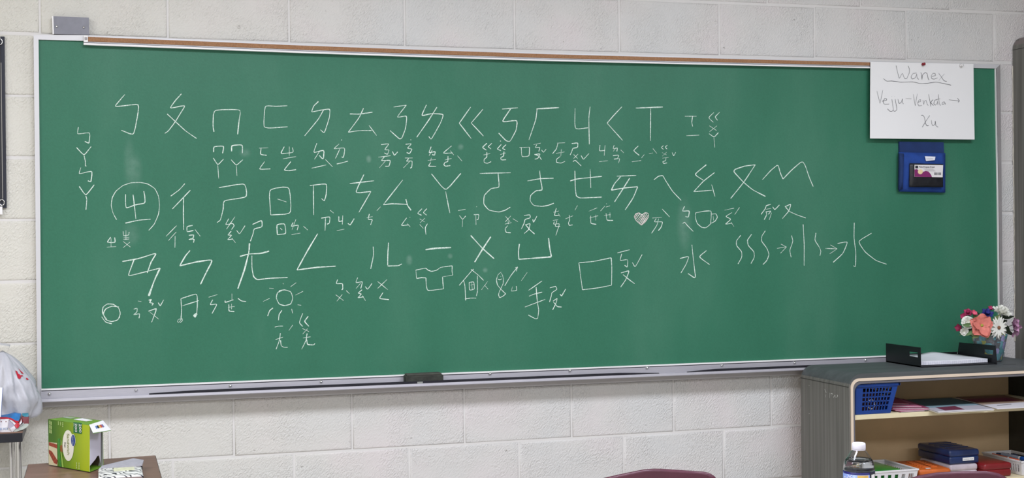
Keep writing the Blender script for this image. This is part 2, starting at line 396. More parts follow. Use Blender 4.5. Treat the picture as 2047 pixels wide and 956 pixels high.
# chalk tray
tr_px = [(80, 778), (300, 769), (600, 756.3), (850, 745.5), (1100, 735), (1350, 726), (1600, 717), (1800, 709.5), (2003, 702)]
tz = lambda x: B_[0][1] + (B_[-1][1] - B_[0][1]) * (x - B_[0][0]) / (B_[-1][0] - B_[0][0])
def tray_profile(x):
    z = tz(x)
    return [(-.020, z + .001), (-.031, z + .0008), (-.0325, z - .0065), (-.0335, z - .0065), (-.036, z - .030), (-.072, z - .033),
            (-.079, z - .0265), (-.084, z - .0265), (-.0855, z - .035), (-.080, z - .038), (-.034, z - .038), (-.033, z - .0585), (-.004, z - .0585), (-.004, z)]
xs_ = [B_[0][0] - .002 + (3.672 - B_[0][0]) * i / 24 for i in range(25)]
bm = bmesh.new(); R = [[bm.verts.new((x, y, z)) for y, z in tray_profile(x)] for x in xs_]
for i in range(24):
    n = len(R[i])
    for k in range(n): bm.faces.new((R[i][k], R[i][(k + 1) % n], R[i + 1][(k + 1) % n], R[i + 1][k]))
bm.faces.new(R[0]); bm.faces.new(R[-1][::-1])
tray = bm_obj('chalk_tray', bm, M_ALU, board)
bm = bmesh.new()   # pale bead above the tray and dark joint under it
def strip(name, dz0, dz1, y0, y1, m, xa, xb, par):
    z0 = tz(xa); z1 = tz(xb)
    return poly_strip(name, [(xa, z0 + dz0), (xb, z1 + dz0)], [(xa, z0 + dz1), (xb, z1 + dz1)], y0, y1, m, par)
bm.free()
strip('tray_bead', .0012, -.0035, -.02, -.0335, M_WHITE, xs_[0] + .002, xs_[-1], tray)
strip('tray_joint', -.0042, -.0062, -.02, -.0338, M_SLOT, xs_[0] + .002, xs_[-1], tray)
strip('lower_rail', -.040, -.058, -.01, -.0345, mat('pale_satin_metal', '#b5b1ae', .5, .2), xs_[0], xs_[-1], tray)
# screws
for a, b in [(99, 788), (272, 780.5), (460.7, 772), (642.2, 763.6), (980, 747.7), (1139.8, 741.2), (1294, 735.8), (1443.6, 730.8), (1589, 725.6), (1731, 720)]:
    p = atY(a, b, -.038); bm = bmesh.new()
    bmesh.ops.create_uvsphere(bm, u_segments=12, v_segments=8, radius=.0052, matrix=Matrix.Translation((p.x, -.036, p.z)))
    bm_obj('screw', bm, M_CHROME, tray, True)
# shade in the trough, built as long dark strips with tapered ends
def shade_strip(a, b, tap0, tap1):
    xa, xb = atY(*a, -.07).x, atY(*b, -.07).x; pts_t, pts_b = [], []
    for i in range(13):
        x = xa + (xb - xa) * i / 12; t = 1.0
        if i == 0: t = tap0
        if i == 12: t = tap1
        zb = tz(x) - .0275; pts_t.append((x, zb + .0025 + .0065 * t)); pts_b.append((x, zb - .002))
    poly_strip('trough_shade', pts_t, pts_b, -.0785, -.0715, M_SLOT, tray)
shade_strip((298, 788), (1316, 742), .35, .1); shade_strip((1373, 740), (2000, 714), .1, .6)

# chalk writing ------------------------------------------------------
CR = {'A': (120, 160, 3.186), 'B': (580, 160, 3.186), 'C': (1040, 160, 3.186), 'D': (1500, 300, 3.187), 'E': (120, 420, 3.186),
      'F': (580, 420, 3.186), 'G': (1020, 400, 3.186), 'H': (820, 520, 7.967), 'P': (1740, 120, 5.623)}
def conv(crop, s, Y):
    ox, oy, k = CR[crop]; out = []
    for t in s.split():
        a, b = t.split(','); out.append(atY(ox + float(a) / k, oy + float(b) / k, Y))
    return out
def glyph(crop, *strokes, w=2.1, name='chalk_character', m=None):
    L_ = []
    for s in strokes:
        wd = w
        if isinstance(s, tuple): s, wd = s[0], s[1]
        L_.append((conv(crop, s, BY - .0006), wd / 670))
    return ribbon(name, L_, NY, m or M_CHALK, board)
G = glyph; D_ = 'chalk_drawing'
G('A', '413,92 380,130 345,172 502,152 497,210 470,353 390,320')
G('A', '773,88 735,130 697,182 800,160 765,215 735,265 690,325 667,340', '682,216 735,265 800,325 870,373')
G('A', '980,330 974,290 978,190 1152,187 1140,260 1131,347', w=2.3)
G('A', '1447,164 1375,168 1305,163 1298,270 1300,300 1330,307 1450,298')
G('A', '117,300 109,346 192,333 185,405 158,391'); G('A', '105,430 153,482 198,424', '153,482 162,520 161,548 168,548')
G('A', '133,558 118,600 206,578 197,650 177,642'); G('A', '122,678 164,738 218,668', '164,738 171,760 165,827')
G('A', '978,460 979,424 1044,420 1035,468', '976,497 1005,543 1041,504', '1005,543 1010,627')
G('A', '1093,455 1092,417 1162,412 1161,467', '1090,508 1123,545 1164,508', '1123,545 1127,611')
G('A', '1326,432 1268,434', '1280,436 1276,475 1316,480', '1303,520 1266,570 1340,566')
G('A', '1428,425 1408,462 1412,470 1487,462 1480,430', '1460,425 1460,485', '1420,502 1503,488', '1470,520 1425,575 1460,578 1503,571')
G('A', '360,890 338,850 325,800 332,750 355,708 400,672 450,655 510,652 560,662 605,692 628,740 634,800 628,855 600,920 565,958', name='chalk_circle', w=1.6)
G('A', '418,728 417,770 420,818 480,795 542,785 540,740 533,708', '465,730 475,810 483,885', '416,912 500,893 577,887')
G('A', '795,660 760,700 705,740', '830,702 780,755 715,822', '787,752 786,850 788,955')
G('A', '1012,686 1180,657 1192,747 1041,768 1040,820 1022,893 1000,908')
G('A', '1342,860 1330,695 1462,677 1474,853 1342,860', '1385,758 1442,777')
G('E', '323,172 300,205 330,208 352,205 348,175', '325,180 325,235', '298,237 357,233')
G('E', '402,135 404,165 437,160 440,140', '420,130 420,190', '404,178 440,175', '404,188 440,185', '402,200 448,236', '445,205 402,240', w=1.7)
G('E', '742,100 675,168', '740,140 690,195', '733,165 732,240')
G('E', '845,98 808,105 808,140 850,130', '820,162 852,158 848,180 820,188 855,185 850,208', '860,125 893,167')
G('E', '1075,55 1052,95 1100,85 1110,100 1092,125', '1115,42 1060,122', '1090,135 1068,160 1095,160 1065,190 1100,185', '1095,180 1117,208', '1125,130 1143,155 1178,100', w=1.8)
G('E', '1226,92 1286,64 1288,108 1235,120 1230,150 1212,200')
G('E', ('1145,296 1200,280 1280,277 1332,262', 3), ('1207,212 1203,270 1175,380 1132,502', 3.8), ('1222,290 1222,370 1232,425 1255,445 1330,435 1450,430', 2.6))
G('E', '1384,157 1380,92 1432,86 1440,152 1384,157', '1402,115 1415,127'); G('E', '1485,80 1470,105 1520,95 1510,128', '1502,60 1478,125', '1475,157 1530,147', '1550,103 1578,128')
G('E', '397,328 500,310 600,278 612,280 580,330 555,402', '473,312 455,360 432,422 520,400 637,370', ('637,370 600,450 565,548', 4.2), w=2.5)
G('E', '828,258 800,290 762,356', '762,356 870,330 975,315 930,400 895,473', w=3.2)
G('E', '300,700 270,660 272,620 300,598 340,600 375,625 385,660 370,700 330,712 290,700 275,660 290,630 330,612 375,618', '265,680 290,715 330,725', '382,650 380,690', name=D_)
G('E', '497,580 518,583', '470,632 492,625 490,650 468,668 508,660 503,690'); G('E', '565,575 582,570 570,590 595,595 585,608', '625,590 638,613 660,572', '563,645 618,625 583,716', '572,650 628,695')
G('E', '770,565 873,531 875,600 870,665', '770,565 775,640 770,700', '780,610 885,577', ('770,700 755,718 748,712 752,697 778,692 780,705 765,718', 1.6), ('872,660 855,672 866,680', 6), name=D_)
G('E', '947,556 1002,539', '972,572 955,605 1002,598 968,660'); G('E', '1052,577 1050,590 1105,572', '1095,533 1095,575', '1070,620 1112,615', '1075,600 1075,645 1110,647', '1092,598 1092,632', '1133,563 1155,580 1185,583')
G('E', '1410,515 1385,525 1376,560 1395,600 1430,610 1470,600 1484,560 1470,520 1430,508 1395,515', '1420,465 1423,473', '1333,498 1360,500', '1468,489 1504,463', '1500,542 1548,518', '1293,583 1335,563', '1513,604 1536,607', '1322,676 1335,640 1356,624', '1413,640 1395,665 1391,703', '1475,630 1482,658', name=D_)
G('E', '1368,746 1390,740 1420,740', '1457,768 1482,733', '1372,826 1420,810', '1403,785 1398,830 1376,887', '1405,830 1408,865 1425,875 1450,875')
G('F', '80,658 57,718 80,742', '115,677 90,710 120,742', '78,755 120,775', '112,755 80,790', '82,815 130,808', '108,785 102,830 73,887', '105,825 110,858 150,860 158,850')
G('F', '176,150 110,260 43,382', '43,382 170,365 291,358', w=2.8); G('F', '529,233 533,280 513,375', '627,208 622,280 621,352', '621,357 690,355 712,343', w=2.5)
G('F', '862,253 930,243 1025,239', w=4); G('F', '1150,162 1225,245 1300,311', ('1278,170 1225,250 1175,332', 3.4), w=2.8); G('G', '58,280 52,330 55,378', '55,378 160,370 262,362', '262,362 250,300 244,243', w=3)
G('F', '303,442 292,470 335,468 335,505 328,508', '290,540 340,577', '332,538 297,582', '357,513 377,533')
G('F', '430,430 417,465 462,455 450,500', '450,465 420,500', '478,487 493,507 522,467', '458,508 432,530 455,535 430,560 468,553', '460,545 480,578')
G('F', '557,455 622,508', '617,443 557,500', '592,525 566,565 630,571')
G('H', '90,160 250,128 280,160 340,182 420,165 485,115 670,93', '670,93 665,180 680,240', '680,240 515,268', '515,268 522,380 530,460', '530,460 275,492 255,400 250,285', '250,285 175,280 102,295', '102,295 90,160', w=1.9, name=D_)
G('H', '780,405 990,160 1010,145', '970,148 1020,190 1085,240 1168,325', '850,325 870,400 880,540 885,645', '1068,250 1070,400 1070,500 1055,575', '870,620 960,607 1050,608', '938,358 1015,345 1025,465 945,485 938,358', '980,360 988,468', '960,402 1010,385', w=1.8, name=D_)
G('H', '1135,475 1235,340', '1185,400 1240,465', w=1.8)
G('H', '1450,192 1400,230 1370,320 1390,400 1440,460 1520,540', '1520,540 1480,575 1425,602', '1425,602 1403,550 1440,460 1480,380 1485,310 1470,240 1450,210', '1400,305 1430,318 1455,300', ('1438,258 1446,268', 3), w=1.8, name=D_)
G('H', '1505,412 1600,250 1712,110', '1670,125 1712,110', '1712,110 1690,180', '1770,330 1862,198', '1630,425 1608,495', '1608,495 1700,487 1690,415', w=1.8)
G('G', '202,516 115,577', '120,613 150,600 203,587', '93,682 223,633', '165,555 172,650 182,700 175,755 160,757 115,733')
G('G', '252,560 290,549 298,570 265,590 262,610 250,650', '272,645 300,625 290,660 270,700', '275,650 300,680 327,682', '317,600 327,613 353,567')
G('G', '437,400 530,392 643,368', '643,368 647,430 645,543', '645,543 560,560 460,572', '460,572 450,500 437,400', name='chalk_square')
G('G', '682,337 760,317', '710,343 697,387 750,378 745,430 728,415', '777,397 795,430 840,347', '705,465 760,448 735,510 703,555', '718,475 760,510 792,533')
G('G', '1157,285 1165,370 1180,490 1172,496 1132,468', '1080,373 1140,357 1120,410 1087,465', '1250,322 1200,362 1270,412')
G('G', '1468,225 1440,260 1440,290 1475,330 1475,365 1450,408', name=D_); G('G', '1538,218 1510,255 1515,290 1553,330 1555,365 1533,405', name=D_)
G('D', '95,515 72,550 70,580 105,625 120,665 105,705 80,730', name=D_)
for s in (('170,627 228,617', '195,600 230,618', '230,618 192,658'), ('477,627 552,630', '510,605 553,630', '553,630 505,662')): G('D', *s, name='chalk_arrow')
G('D', '262,545 272,580 250,640 260,684', '336,473 343,600 342,738', '418,528 410,575 440,620 450,645 443,675', name=D_)
G('D', '662,463 660,560 672,650 670,745 657,738', '555,596 622,583 590,660 527,716', '772,530 685,582 730,650 800,705 868,728', w=2.3)
G('D', '76,190 130,130 170,97 178,100 192,150 208,185', '208,185 260,130 320,78 335,76 350,100 375,175 400,233', w=2.5)
G('D', '68,410 95,375 100,355 130,346', '100,378 132,372', '97,395 132,388 115,410', '88,445 105,410 100,395', '120,445 135,400', '142,362 155,382 185,350'); G('D', '220,362 260,343 245,390 203,438', '225,365 250,393 300,415 353,433')
G('B', '180,137 150,165 135,205 190,193 255,183 250,240 218,340 193,317', '213,190 180,250 92,356'); G('B', '380,216 440,218 525,205', '467,180 440,240 370,333', '370,333 440,322 518,322', '503,290 550,353')
G('B', '659,172 740,160', '740,160 677,240 740,228 742,250 735,310 712,370 697,377 636,322', w=2.4); G('B', '868,158 835,230 900,213 978,218 960,270 898,381 883,360', '935,173 880,260 806,365', w=2.4)
G('B', '1150,172 1077,275', '1077,275 1153,373', '1228,186 1153,274', '1153,274 1231,357', w=2.6); G('B', '1350,185 1450,177', '1405,182 1345,270 1448,255 1440,320 1400,393 1375,388 1328,338', w=2.6)
G('C', ('103,184 247,176', 3), ('107,185 100,250 55,382', 2.4)); G('C', '349,180 347,315 433,304', '445,170 436,240 440,410'); G('C', '648,170 600,220 553,275', '553,275 652,385', w=2.3); G('C', ('736,179 908,172', 3.1), ('830,180 828,388', 2.4))
G('C', '1048,231 1123,231', '1097,233 1092,270 1098,296', '1058,355 1140,351'); G('C', '1233,207 1198,240 1230,270', '1270,205 1240,235 1256,257', '1205,292 1250,322', '1252,292 1205,330', '1202,342 1235,365 1262,335', '1233,365 1238,430')
G('B', '170,403 147,465 217,445 212,500 205,502 185,480', '190,450 155,505', '137,562 230,541', '225,507 270,553'); G('B', '312,407 275,440 350,430 340,495 328,490', '320,432 288,500', '297,535 330,528 368,517', ('326,382 331,383', 3.5))
G('B', '580,412 632,405 600,445 632,445 620,475 600,465', '562,492 640,482', '600,490 578,515 640,510 630,550 605,550', '610,512 568,560', '652,455 663,482 685,458')
G('B', '735,410 775,405 745,435 778,440 760,470 742,462', '732,497 780,497', '755,500 740,518 778,515 775,555 765,562', '765,515 722,560', ('766,381 771,382', 3.5))
G('B', '898,425 883,465 925,455 920,480 905,475', '905,445 885,482', '877,512 928,507', '900,495 893,520', '895,525 880,550 930,550'); G('B', '1028,420 970,468 1035,465', '1020,450 1042,478', '985,510 1028,500', '1005,485 1005,520 985,525 978,540 990,550 1020,545', '1065,482 1095,517')
G('B', '1253,403 1223,430 1250,447', '1285,403 1260,425 1280,440', '1232,478 1275,468', '1253,460 1253,492 1235,505 1235,525 1255,532 1280,520'); G('B', '1345,410 1318,440 1343,450', '1375,412 1350,435 1370,445', '1338,475 1372,465', '1362,455 1360,485 1340,495 1345,510 1375,508', ('1337,388 1342,390', 3.5))
G('B', '1460,430 1525,428', '1525,428 1523,485 1475,490 1472,432'); G('C', '85,412 130,402', '105,412 95,432 125,428 118,455', '90,475 128,470 112,500 92,505', '95,475 120,485 135,508', '135,445 148,462 165,440')
G('C', '235,402 285,400', '240,403 230,440 205,470', '228,468 282,458', '262,440 258,485', '255,487 230,505 230,525 260,530 285,518'); G('C', '328,405 368,400 365,430 335,435 330,450 318,478', '340,475 365,500', '368,472 340,500', '335,520 350,510 388,547', '387,480 402,508 437,468')
G('C', '508,415 503,453 540,448', '540,415 535,482', '502,521 558,514'); G('C', '598,415 590,440 620,432 615,455', '610,430 592,455', '590,482 628,478 620,500 592,505 635,500 625,530', '640,445 660,465')
G('C', '752,420 720,450 758,480', '711,521 770,513', '790,475 772,497'); G('C', '820,470 845,465', '845,437 870,468'); G('C', '912,418 897,430 912,442', '937,415 922,428 935,440', '903,462 932,478', '932,460 905,485', '905,498 945,493', '928,495 925,515 907,520 912,533 935,528', '968,462 977,485 990,460', w=1.8)
G('B', '125,673 235,659 230,730 218,772 200,755', '148,670 150,860', w=2.3); G('B', '380,660 535,642', '470,602 412,722 515,710', '515,710 438,843', w=2.6); G('B', '717,637 593,795', '593,795 650,788 748,793', ('737,760 748,800 770,830', 3), w=2.5); G('B', '575,808 552,833', name='chalk_tick')
G('B', '900,598 990,710 1087,595', ('990,710 1017,848', 2.7), w=2.3); G('B', '1208,595 1405,591', '1324,595 1333,685 1280,690 1235,735 1232,790 1265,830 1330,842 1370,830 1402,810', w=2.3)
G('C', '46,643 130,628 212,626', '123,578 130,640 142,702 100,705 65,735 62,770 85,800 140,806 180,798 214,785', w=2.4); G('C', '318,643 360,630 520,614', '348,578 350,690 357,740 380,753 520,746', '445,568 449,688', w=2.5)
G('C', '615,613 738,608', '640,615 600,660 580,702', '580,702 660,688 748,680', '748,680 720,750 668,828', '697,625 650,700 600,777', w=2.6); G('C', '851,636 880,613 908,608 925,640 970,710 1025,767', w=2.3)
G('C', '1185,540 1108,602 1165,638', '1237,590 1165,645 1105,712', '1105,712 1222,702', '1219,667 1240,742', w=2.6); G('C', '1497,540 1430,548 1365,570 1360,585 1420,650 1480,700 1562,742', '1497,540 1425,650 1340,755', w=2.6)
G('F', '198,52 255,42 250,85 235,90', '225,50 222,133', '255,2 278,20'); G('F', '310,40 310,75 335,68', '335,35 332,92', '297,132 345,122', '368,85 382,97 408,55'); G('F', '488,50 525,42', '505,25 495,60 525,60 512,95')
G('F', '742,50 705,100 755,95', '745,85 765,108', ('761,46 765,47', 3)); G('B', '840,820 810,850 837,862', '870,820 847,845 870,862', '825,885 858,905', '858,880 828,910', '825,920 848,945', '875,915 860,940 865,985')
G('B', '1070,832 1117,824', '1078,863 1098,890 1118,866', '1098,890 1096,936'); G('F', '1170,30 1203,28 1198,60 1188,62', '1182,30 1184,95', ('1185,-21 1190,-20', 3.5))
G('F', '1372,40 1400,75', '1405,38 1370,75', '1368,90 1410,80', '1388,70 1390,90', '1385,100 1368,120 1375,143 1405,145', '1418,55 1450,75'); G('F', '1490,35 1528,30 1530,50 1495,60 1490,85 1472,122', '1545,60 1550,80 1572,38', '1497,95 1530,85 1520,125 1490,150', '1500,95 1530,130 1557,153')
G('G', '275,78 310,70', '293,52 280,100 310,98', '305,85 318,105', '272,130 305,125', '280,138 275,155 315,150 300,195 290,225', '297,130 285,170 318,168', w=1.9); G('G', '352,120 400,100', '375,95 378,130 370,145 375,163 397,158', '412,65 428,35')
G('G', '500,72 553,50', '512,100 512,150 548,155', '545,95 545,130', '505,115 560,100'); G('G', '575,70 603,38', '610,45 635,37', '598,100 640,92', '610,85 615,130 655,130', '635,80 635,115', ('611,24 615,25', 3.5))
G('G', '835,160 800,130 790,105 800,88 820,82 838,95 860,80 880,85 880,110 860,140 835,160', *[(s, 3.4) for s in ('800,122 826,86', '806,132 838,92', '813,140 850,86', '821,147 862,84', '828,154 872,86', '836,157 880,94', '846,150 880,108', '796,112 812,86')], w=2.2, name=D_, m=chalk_mat('pale_pink_chalk', '#b0a79c', '#d8cfc6'))
G('G', '905,115 965,110', '930,118 915,140 972,138 960,175 943,195', '945,118 935,160 900,212', '967,57 1015,108'); G('G', '1110,40 1095,72 1142,68 1135,110 1115,105', '1098,150 1110,140 1130,165 1165,200')
G('G', '1180,82 1178,110 1190,150 1220,175 1245,178 1275,155 1280,110 1280,68 1230,72 1180,82', '1283,90 1310,87 1320,110 1305,135 1280,148', '1292,100 1295,130', name=D_); G('G', '1365,65 1425,52', '1460,47 1430,92', '1412,80 1370,105 1408,122 1368,155 1412,148', '1405,140 1425,170')

# ================================================================== THINGS ON THE BOARD AND WALL
# paper sign
PY = -.046
pc = [atY(*q, PY) for q in ((1740, 123.5), (1843, 125.5), (1946, 128), (1948.3, 279), (1844, 278), (1738.7, 277))]
sg = thing('paper_sign', 'white paper sheet with handwritten black words pinned over the board top', 'sign', (pc[4].x, PY, pc[4].z))
bm = bmesh.new(); F_, Bk = [], []
gx, gz = 12, 8
def bil(u_, v_): 
    t = pc[0].lerp(pc[2], u_); b = pc[5].lerp(pc[3], u_); return t.lerp(b, v_)
for j in range(gz + 1):
    for i in range(gx + 1):
        p = bil(i / gx, j / gz); y = PY - .0025 * math.sin(i / gx * 5.2) * (j / gz) - .002 * (j / gz) ** 2
        F_.append(bm.verts.new((p.x, y, p.z))); Bk.append(bm.verts.new((p.x, y + .0006, p.z)))
for j in range(gz):
    for i in range(gx):
        a = j * (gx + 1) + i; bm.faces.new((F_[a], F_[a + 1], F_[a + gx + 2], F_[a + gx + 1])); bm.faces.new((Bk[a], Bk[a + gx + 1], Bk[a + gx + 2], Bk[a + 1]))
bm_obj('sheet', bm, M_PAPER, sg, True)
ink = ['290,62 305,130 325,213 352,160 362,148 385,210 410,210 440,140 440,100 425,65', '520,145 480,150 455,190 470,215 500,205 522,165 522,150 525,200 545,218',
 '568,140 578,160 580,225 585,170 615,140 640,150 650,210 662,225', '690,185 735,175 730,150 705,148 685,175 690,210 720,215 755,200', '770,150 800,190 830,235 860,238', '833,155 770,230',
 '148,208 180,238 240,235 290,240 340,250 480,245 560,265 640,262 740,247 820,262 910,283', '73,347 108,488', '108,488 140,340', '130,462 180,455 185,438 160,432 140,470 155,498 210,495',
 '240,440 258,560 240,578 215,575 190,548', '237,408 241,410', '278,440 297,560 275,578 255,570', '270,408 274,410', '308,440 318,490 345,480 358,435', '358,435 358,480 372,495', '395,432 460,436',
 '482,385 502,515', '502,515 528,378', '530,475 565,468 565,445 545,450 530,490 545,518 580,510', '590,450 600,505 605,465 625,450 640,500 650,510', '655,385 668,450 680,522', '705,445 675,478 710,512',
 '755,445 725,450 712,490 730,510 755,480 755,455 760,505', '765,385 775,490 790,510', '750,440 790,435', '835,470 812,475 808,498 825,500 838,475 845,500', '885,447 1003,460', '980,428 1005,458 988,475',
 '568,625 585,618 605,640 620,720 635,742 655,735', '668,622 620,690 580,757', '685,675 690,720 700,740 725,725 730,680 735,740 762,755']
def on_sheet(v):
    a = (v.x - pc[5].x) / (pc[3].x - pc[5].x); b = max(0, min(1, (pc[0].z - v.z) / (pc[0].z - pc[4].z)))
    return Vector((v.x, PY - .0025 * math.sin(a * 5.2) * b - .002 * b * b - .0009, v.z))
ribbon('handwriting', [([on_sheet(v) for v in conv('P', s, PY - .002)], .0016) for s in ink], NY, M_INK, sg)
for px, py, c, nm, lb in ((1843.8, 128.7, '#8a1524', 'red', 'red pushpin near the top middle of the white paper sheet'), (1919.6, 131, '#e8e6e2', 'white', 'white pushpin near the top right corner of the white paper sheet')):
    p = atY(px, py, PY); t = thing('pushpin', lb, 'pushpin', (p.x, PY - .004, p.z)); mm = mat('pin_' + nm, c, .3)
    bm = bmesh.new(); add_cyl(bm, (0, 0, 0), (0, -.003, 0), .006, .005, 12); add_cyl(bm, (0, -.003, 0), (0, -.009, 0), .0035, .0035, 12); add_cyl(bm, (0, -.009, 0), (.001, -.0115, 0), .006, .0055, 12)
    bm_obj('pin_head', bm, mm, t, True, False); cyl('pin_point', (0, .012, 0), (0, 0, 0), .0006, M_STEEL, t, n=6, world=False)

# blue pocket
BLUE = mat('blue_fabric', '#1a3f86', .85, var=.18, vs=25, bump=.0006, bs=500)
BLUE2 = mat('blue_fabric_dark', '#19315f', .85, var=.15, vs=20, bump=.0006, bs=500)
p0 = atY(1845, 384, -.03)
pk = thing('wall_pocket', 'blue fabric pocket holding a black packet, below the white paper sheet', 'pocket', (p0.x, -.022, p0.z))
P_ = lambda pts, Y: [atY(a, b, Y) for a, b in pts]
prism('back_panel', P_([(1798, 283), (1886.5, 284.5), (1890, 384), (1799, 381)], -.030), (0, .008, 0), BLUE2, pk)
def pillow(name, q, y_edge, y_mid, m, parent, n=10, back=.01, pw=.5):
    bm = bmesh.new(); c = [Vector(v) for v in q]; A, Bq = [], []
    for j in range(n + 1):
        for i in range(n + 1):
            a, b = i / n, j / n; p = c[0].lerp(c[1], a).lerp(c[3].lerp(c[2], a), b)
            k = (max(0, math.sin(math.pi * a)) * max(0, math.sin(math.pi * b))) ** pw
            A.append(bm.verts.new((p.x, y_edge + (y_mid - y_edge) * k, p.z)))
            if i in (0, n) or j in (0, n): Bq.append(((i, j), bm.verts.new((p.x, y_edge + back, p.z))))
    for j in range(n):
        for i in range(n):
            a = j * (n + 1) + i; bm.faces.new((A[a], A[a + 1], A[a + n + 2], A[a + n + 1]))
    D = dict(Bq); loop = [(i, 0) for i in range(n)] + [(n, j) for j in range(n)] + [(n - i, n) for i in range(n)] + [(0, n - j) for j in range(n)]
    for s, t in zip(loop, loop[1:] + loop[:1]): bm.faces.new((A[s[1] * (n + 1) + s[0]], A[t[1] * (n + 1) + t[0]], D[t], D[s]))
    bm.faces.new([D[s] for s in loop]); return bm_obj(name, bm, m, parent, True)
pillow('front_pocket', P_([(1799, 304.5), (1891, 306), (1891, 385), (1800, 383)], -.04), -.036, -.052, BLUE, pk, back=.008)
pillow('pocket_gusset', P_([(1800, 306), (1808, 307), (1806, 378), (1799, 380)], -.05), -.046, -.054, BLUE2, pk, n=4, back=.01)
pp = thing('eraser_packet', 'black packet with a white and purple label in the front of blue pocket', 'packet', (atY(1852, 374, -.055).x, -.053, atY(1852, 374, -.055).z))
YP = -.056
pillow('wrapper', P_([(1819, 326.5), (1885, 328), (1885.5, 374.5), (1818, 374)], YP), YP, YP - .006, mat('black_film', '#1b1c20', .3, var=.3, vs=60, bump=.001, bs=60), pp, back=.003)
YL = YP - .0072
prism('label', P_([(1828.3, 329.5), (1885.3, 330.2), (1884.3, 354.5), (1828, 353.6)], YL), (0, .001, 0), mat('label_card', '#dedad6', .5), pp)
prism('purple_cloud', P_([(1828.2, 339), (1833, 338), (1836, 340.5), (1843, 344.5), (1850, 342), (1856, 343), (1861, 349), (1863, 354.2), (1828.2, 353.4)], YL - .0003), (0, .0004, 0), mat('purple_print', '#7d2360', .5), pp)
def disc(name, px, py, rx, ry, Y, m, parent, n=18, N=None, P0=None):
    pts = [atY(px + rx * math.cos(2 * math.pi * i / n), py + ry * math.sin(2 * math.pi * i / n), Y) for i in range(n)]
    return prism(name, pts, (0, .0004, 0), m, parent)
disc('cream_disc', 1839.8, 343.5, 5, 5, YL - .0006, mat('cream_print', '#e3cd9c', .5), pp)
prism('logo_square', P_([(1829.8, 331.3), (1835.5, 331.4), (1835.2, 336.8), (1829.7, 336.7)], YL - .0004), (0, .0005, 0), M_INK, pp)
q = atY(1837, 335.3, YL - .0006); text('label_text', 'Multi-Purpose Eraser', .0094, q, (1, 0, 0), (0, 0, 1), M_INK, pp, sx=.9)
M_GREYT = mat('grey_print', '#8f8c8c', .6)
for i in range(3):
    a = 1846 + 2.0 * i; prism('print_line', P_([(a, 337.5 + i * 2), (a + 20, 337.7 + i * 2), (a + 20, 338.3 + i * 2), (a, 338.1 + i * 2)], YL - .0004), (0, .0004, 0), M_GREYT, pp)
for i in range(9):
    a = 1867.5 + i * 1.5 + (.8 if i > 4 else 0); prism('barcode_bar', P_([(a, 345), (a + .8, 345), (a + .8, 350), (a, 350)], YL - .0004), (0, .0004, 0), M_INK, pp)
prism('fabric_tag', P_([(1849, 312.5), (1870, 313.3), (1868.5, 320.3), (1851.2, 322)], -.0545), (0, .001, 0), mat('tag_cloth', '#e4e5ea', .8), pk)
ribbon('tag_writing', [([atY(1852 + i * .9, 317.6 + (1.3 if i % 2 else -1.1), -.0552) for i in range(16)], .001)], NY, M_GREYT, pk)

# steel cover plate over the frame
bp0 = thing('cover_plate', 'grey steel cover plate screwed to the wall above the board corner', 'plate', (.096, -.012, .03 + H0))
prism('plate', P_([(105, 32.3), (177.6, 35.2), (178.3, 69.5), (106, 68)], -.024), (0, .022, 0), M_STEEL, bp0)
prism('plate_edge', P_([(103.8, 32.2), (106.6, 32.4), (107.8, 68.3), (105, 68.3)], -.0245), (0, .02, 0), M_WHITE, bp0)
for a, b in ((113.5, 53), (167.5, 54.8)):
    p = atY(a, b, -.025); bm = bmesh.new(); bmesh.ops.create_uvsphere(bm, u_segments=12, v_segments=8, radius=.004, matrix=Matrix.Translation((p.x, -.0245, p.z))); bm_obj('screw', bm, M_CHROME, bp0, True)

q = atY(477.5, 53, -.002); an = tag(tube('wall_anchor', [(q.x + .0045 * math.cos(t), -.0015, q.z + .0045 * math.sin(t)) for t in [2 * math.pi * k / 14 for k in range(14)]], .0014, mat('anchor_paint', '#d6d3cb', .5), None, 6, True), 'small painted-over ring anchor in the block wall above the cork rail', 'anchor')
# eraser on the tray
ERZ = tz(1.25) - .0325
er = thing('chalkboard_eraser', 'dusty black felt chalkboard eraser lying on the chalk tray', 'eraser', (1.258, -.056, ERZ))
FELT = mat('dusty_felt', '#33352f', .95, var=.35, vs=40, bump=.001, bs=200)
box('felt_pad', 1.192, 1.327, -.078, -.036, ERZ, ERZ + .034, FELT, er, .004)
box('backing', 1.196, 1.321, -.076, -.037, ERZ + .033, ERZ + .040, mat('eraser_back', '#46473f', .8, var=.25, vs=30), er, .003)
box('chalk_dust', 1.232, 1.252, -.0792, -.077, ERZ + .006, ERZ + .012, mat('chalk_dust', '#8d9088', .95), er, .0005)

# dark chart at the left edge
xr = -.1085
ch = thing('hanging_chart', 'tall dark navy chart hanging on the wall at far left', 'chart', (-.43, -.004, H0 - .29))
box('panel', -.76, xr, -.010, -.002, H0 - .5707, H0 - .0147, mat('navy_board', '#22242f', .5, var=.15, vs=8), ch, .001)
box('front_sheet', -.74, xr - .0125, -.012, -.010, H0 - .545, H0 - .035, mat('black_sheet', '#26262a', .6), ch)
box('sheet_edge', xr - .0125, xr - .0105, -.0125, -.010, H0 - .54, H0 - .1, mat('pale_edge', '#9a978f', .5), ch)
for zz in (-.033, -.553):
    tube('ring', [(xr - .014 + .0075 * math.cos(t), -.0155, H0 + zz + .0095 * math.sin(t)) for t in [2 * math.pi * k / 16 for k in range(16)]], .0017, M_CHROME, ch, 8, True)
box('corner_tab', -.15, xr - .0132, -.014, -.011, H0 - .0245, H0 - .0125, M_WHITE, ch)
box('corner_tab', -.15, xr - .0125, -.015, -.011, H0 - .592, H0 - .566, M_WHITE, ch, .001)

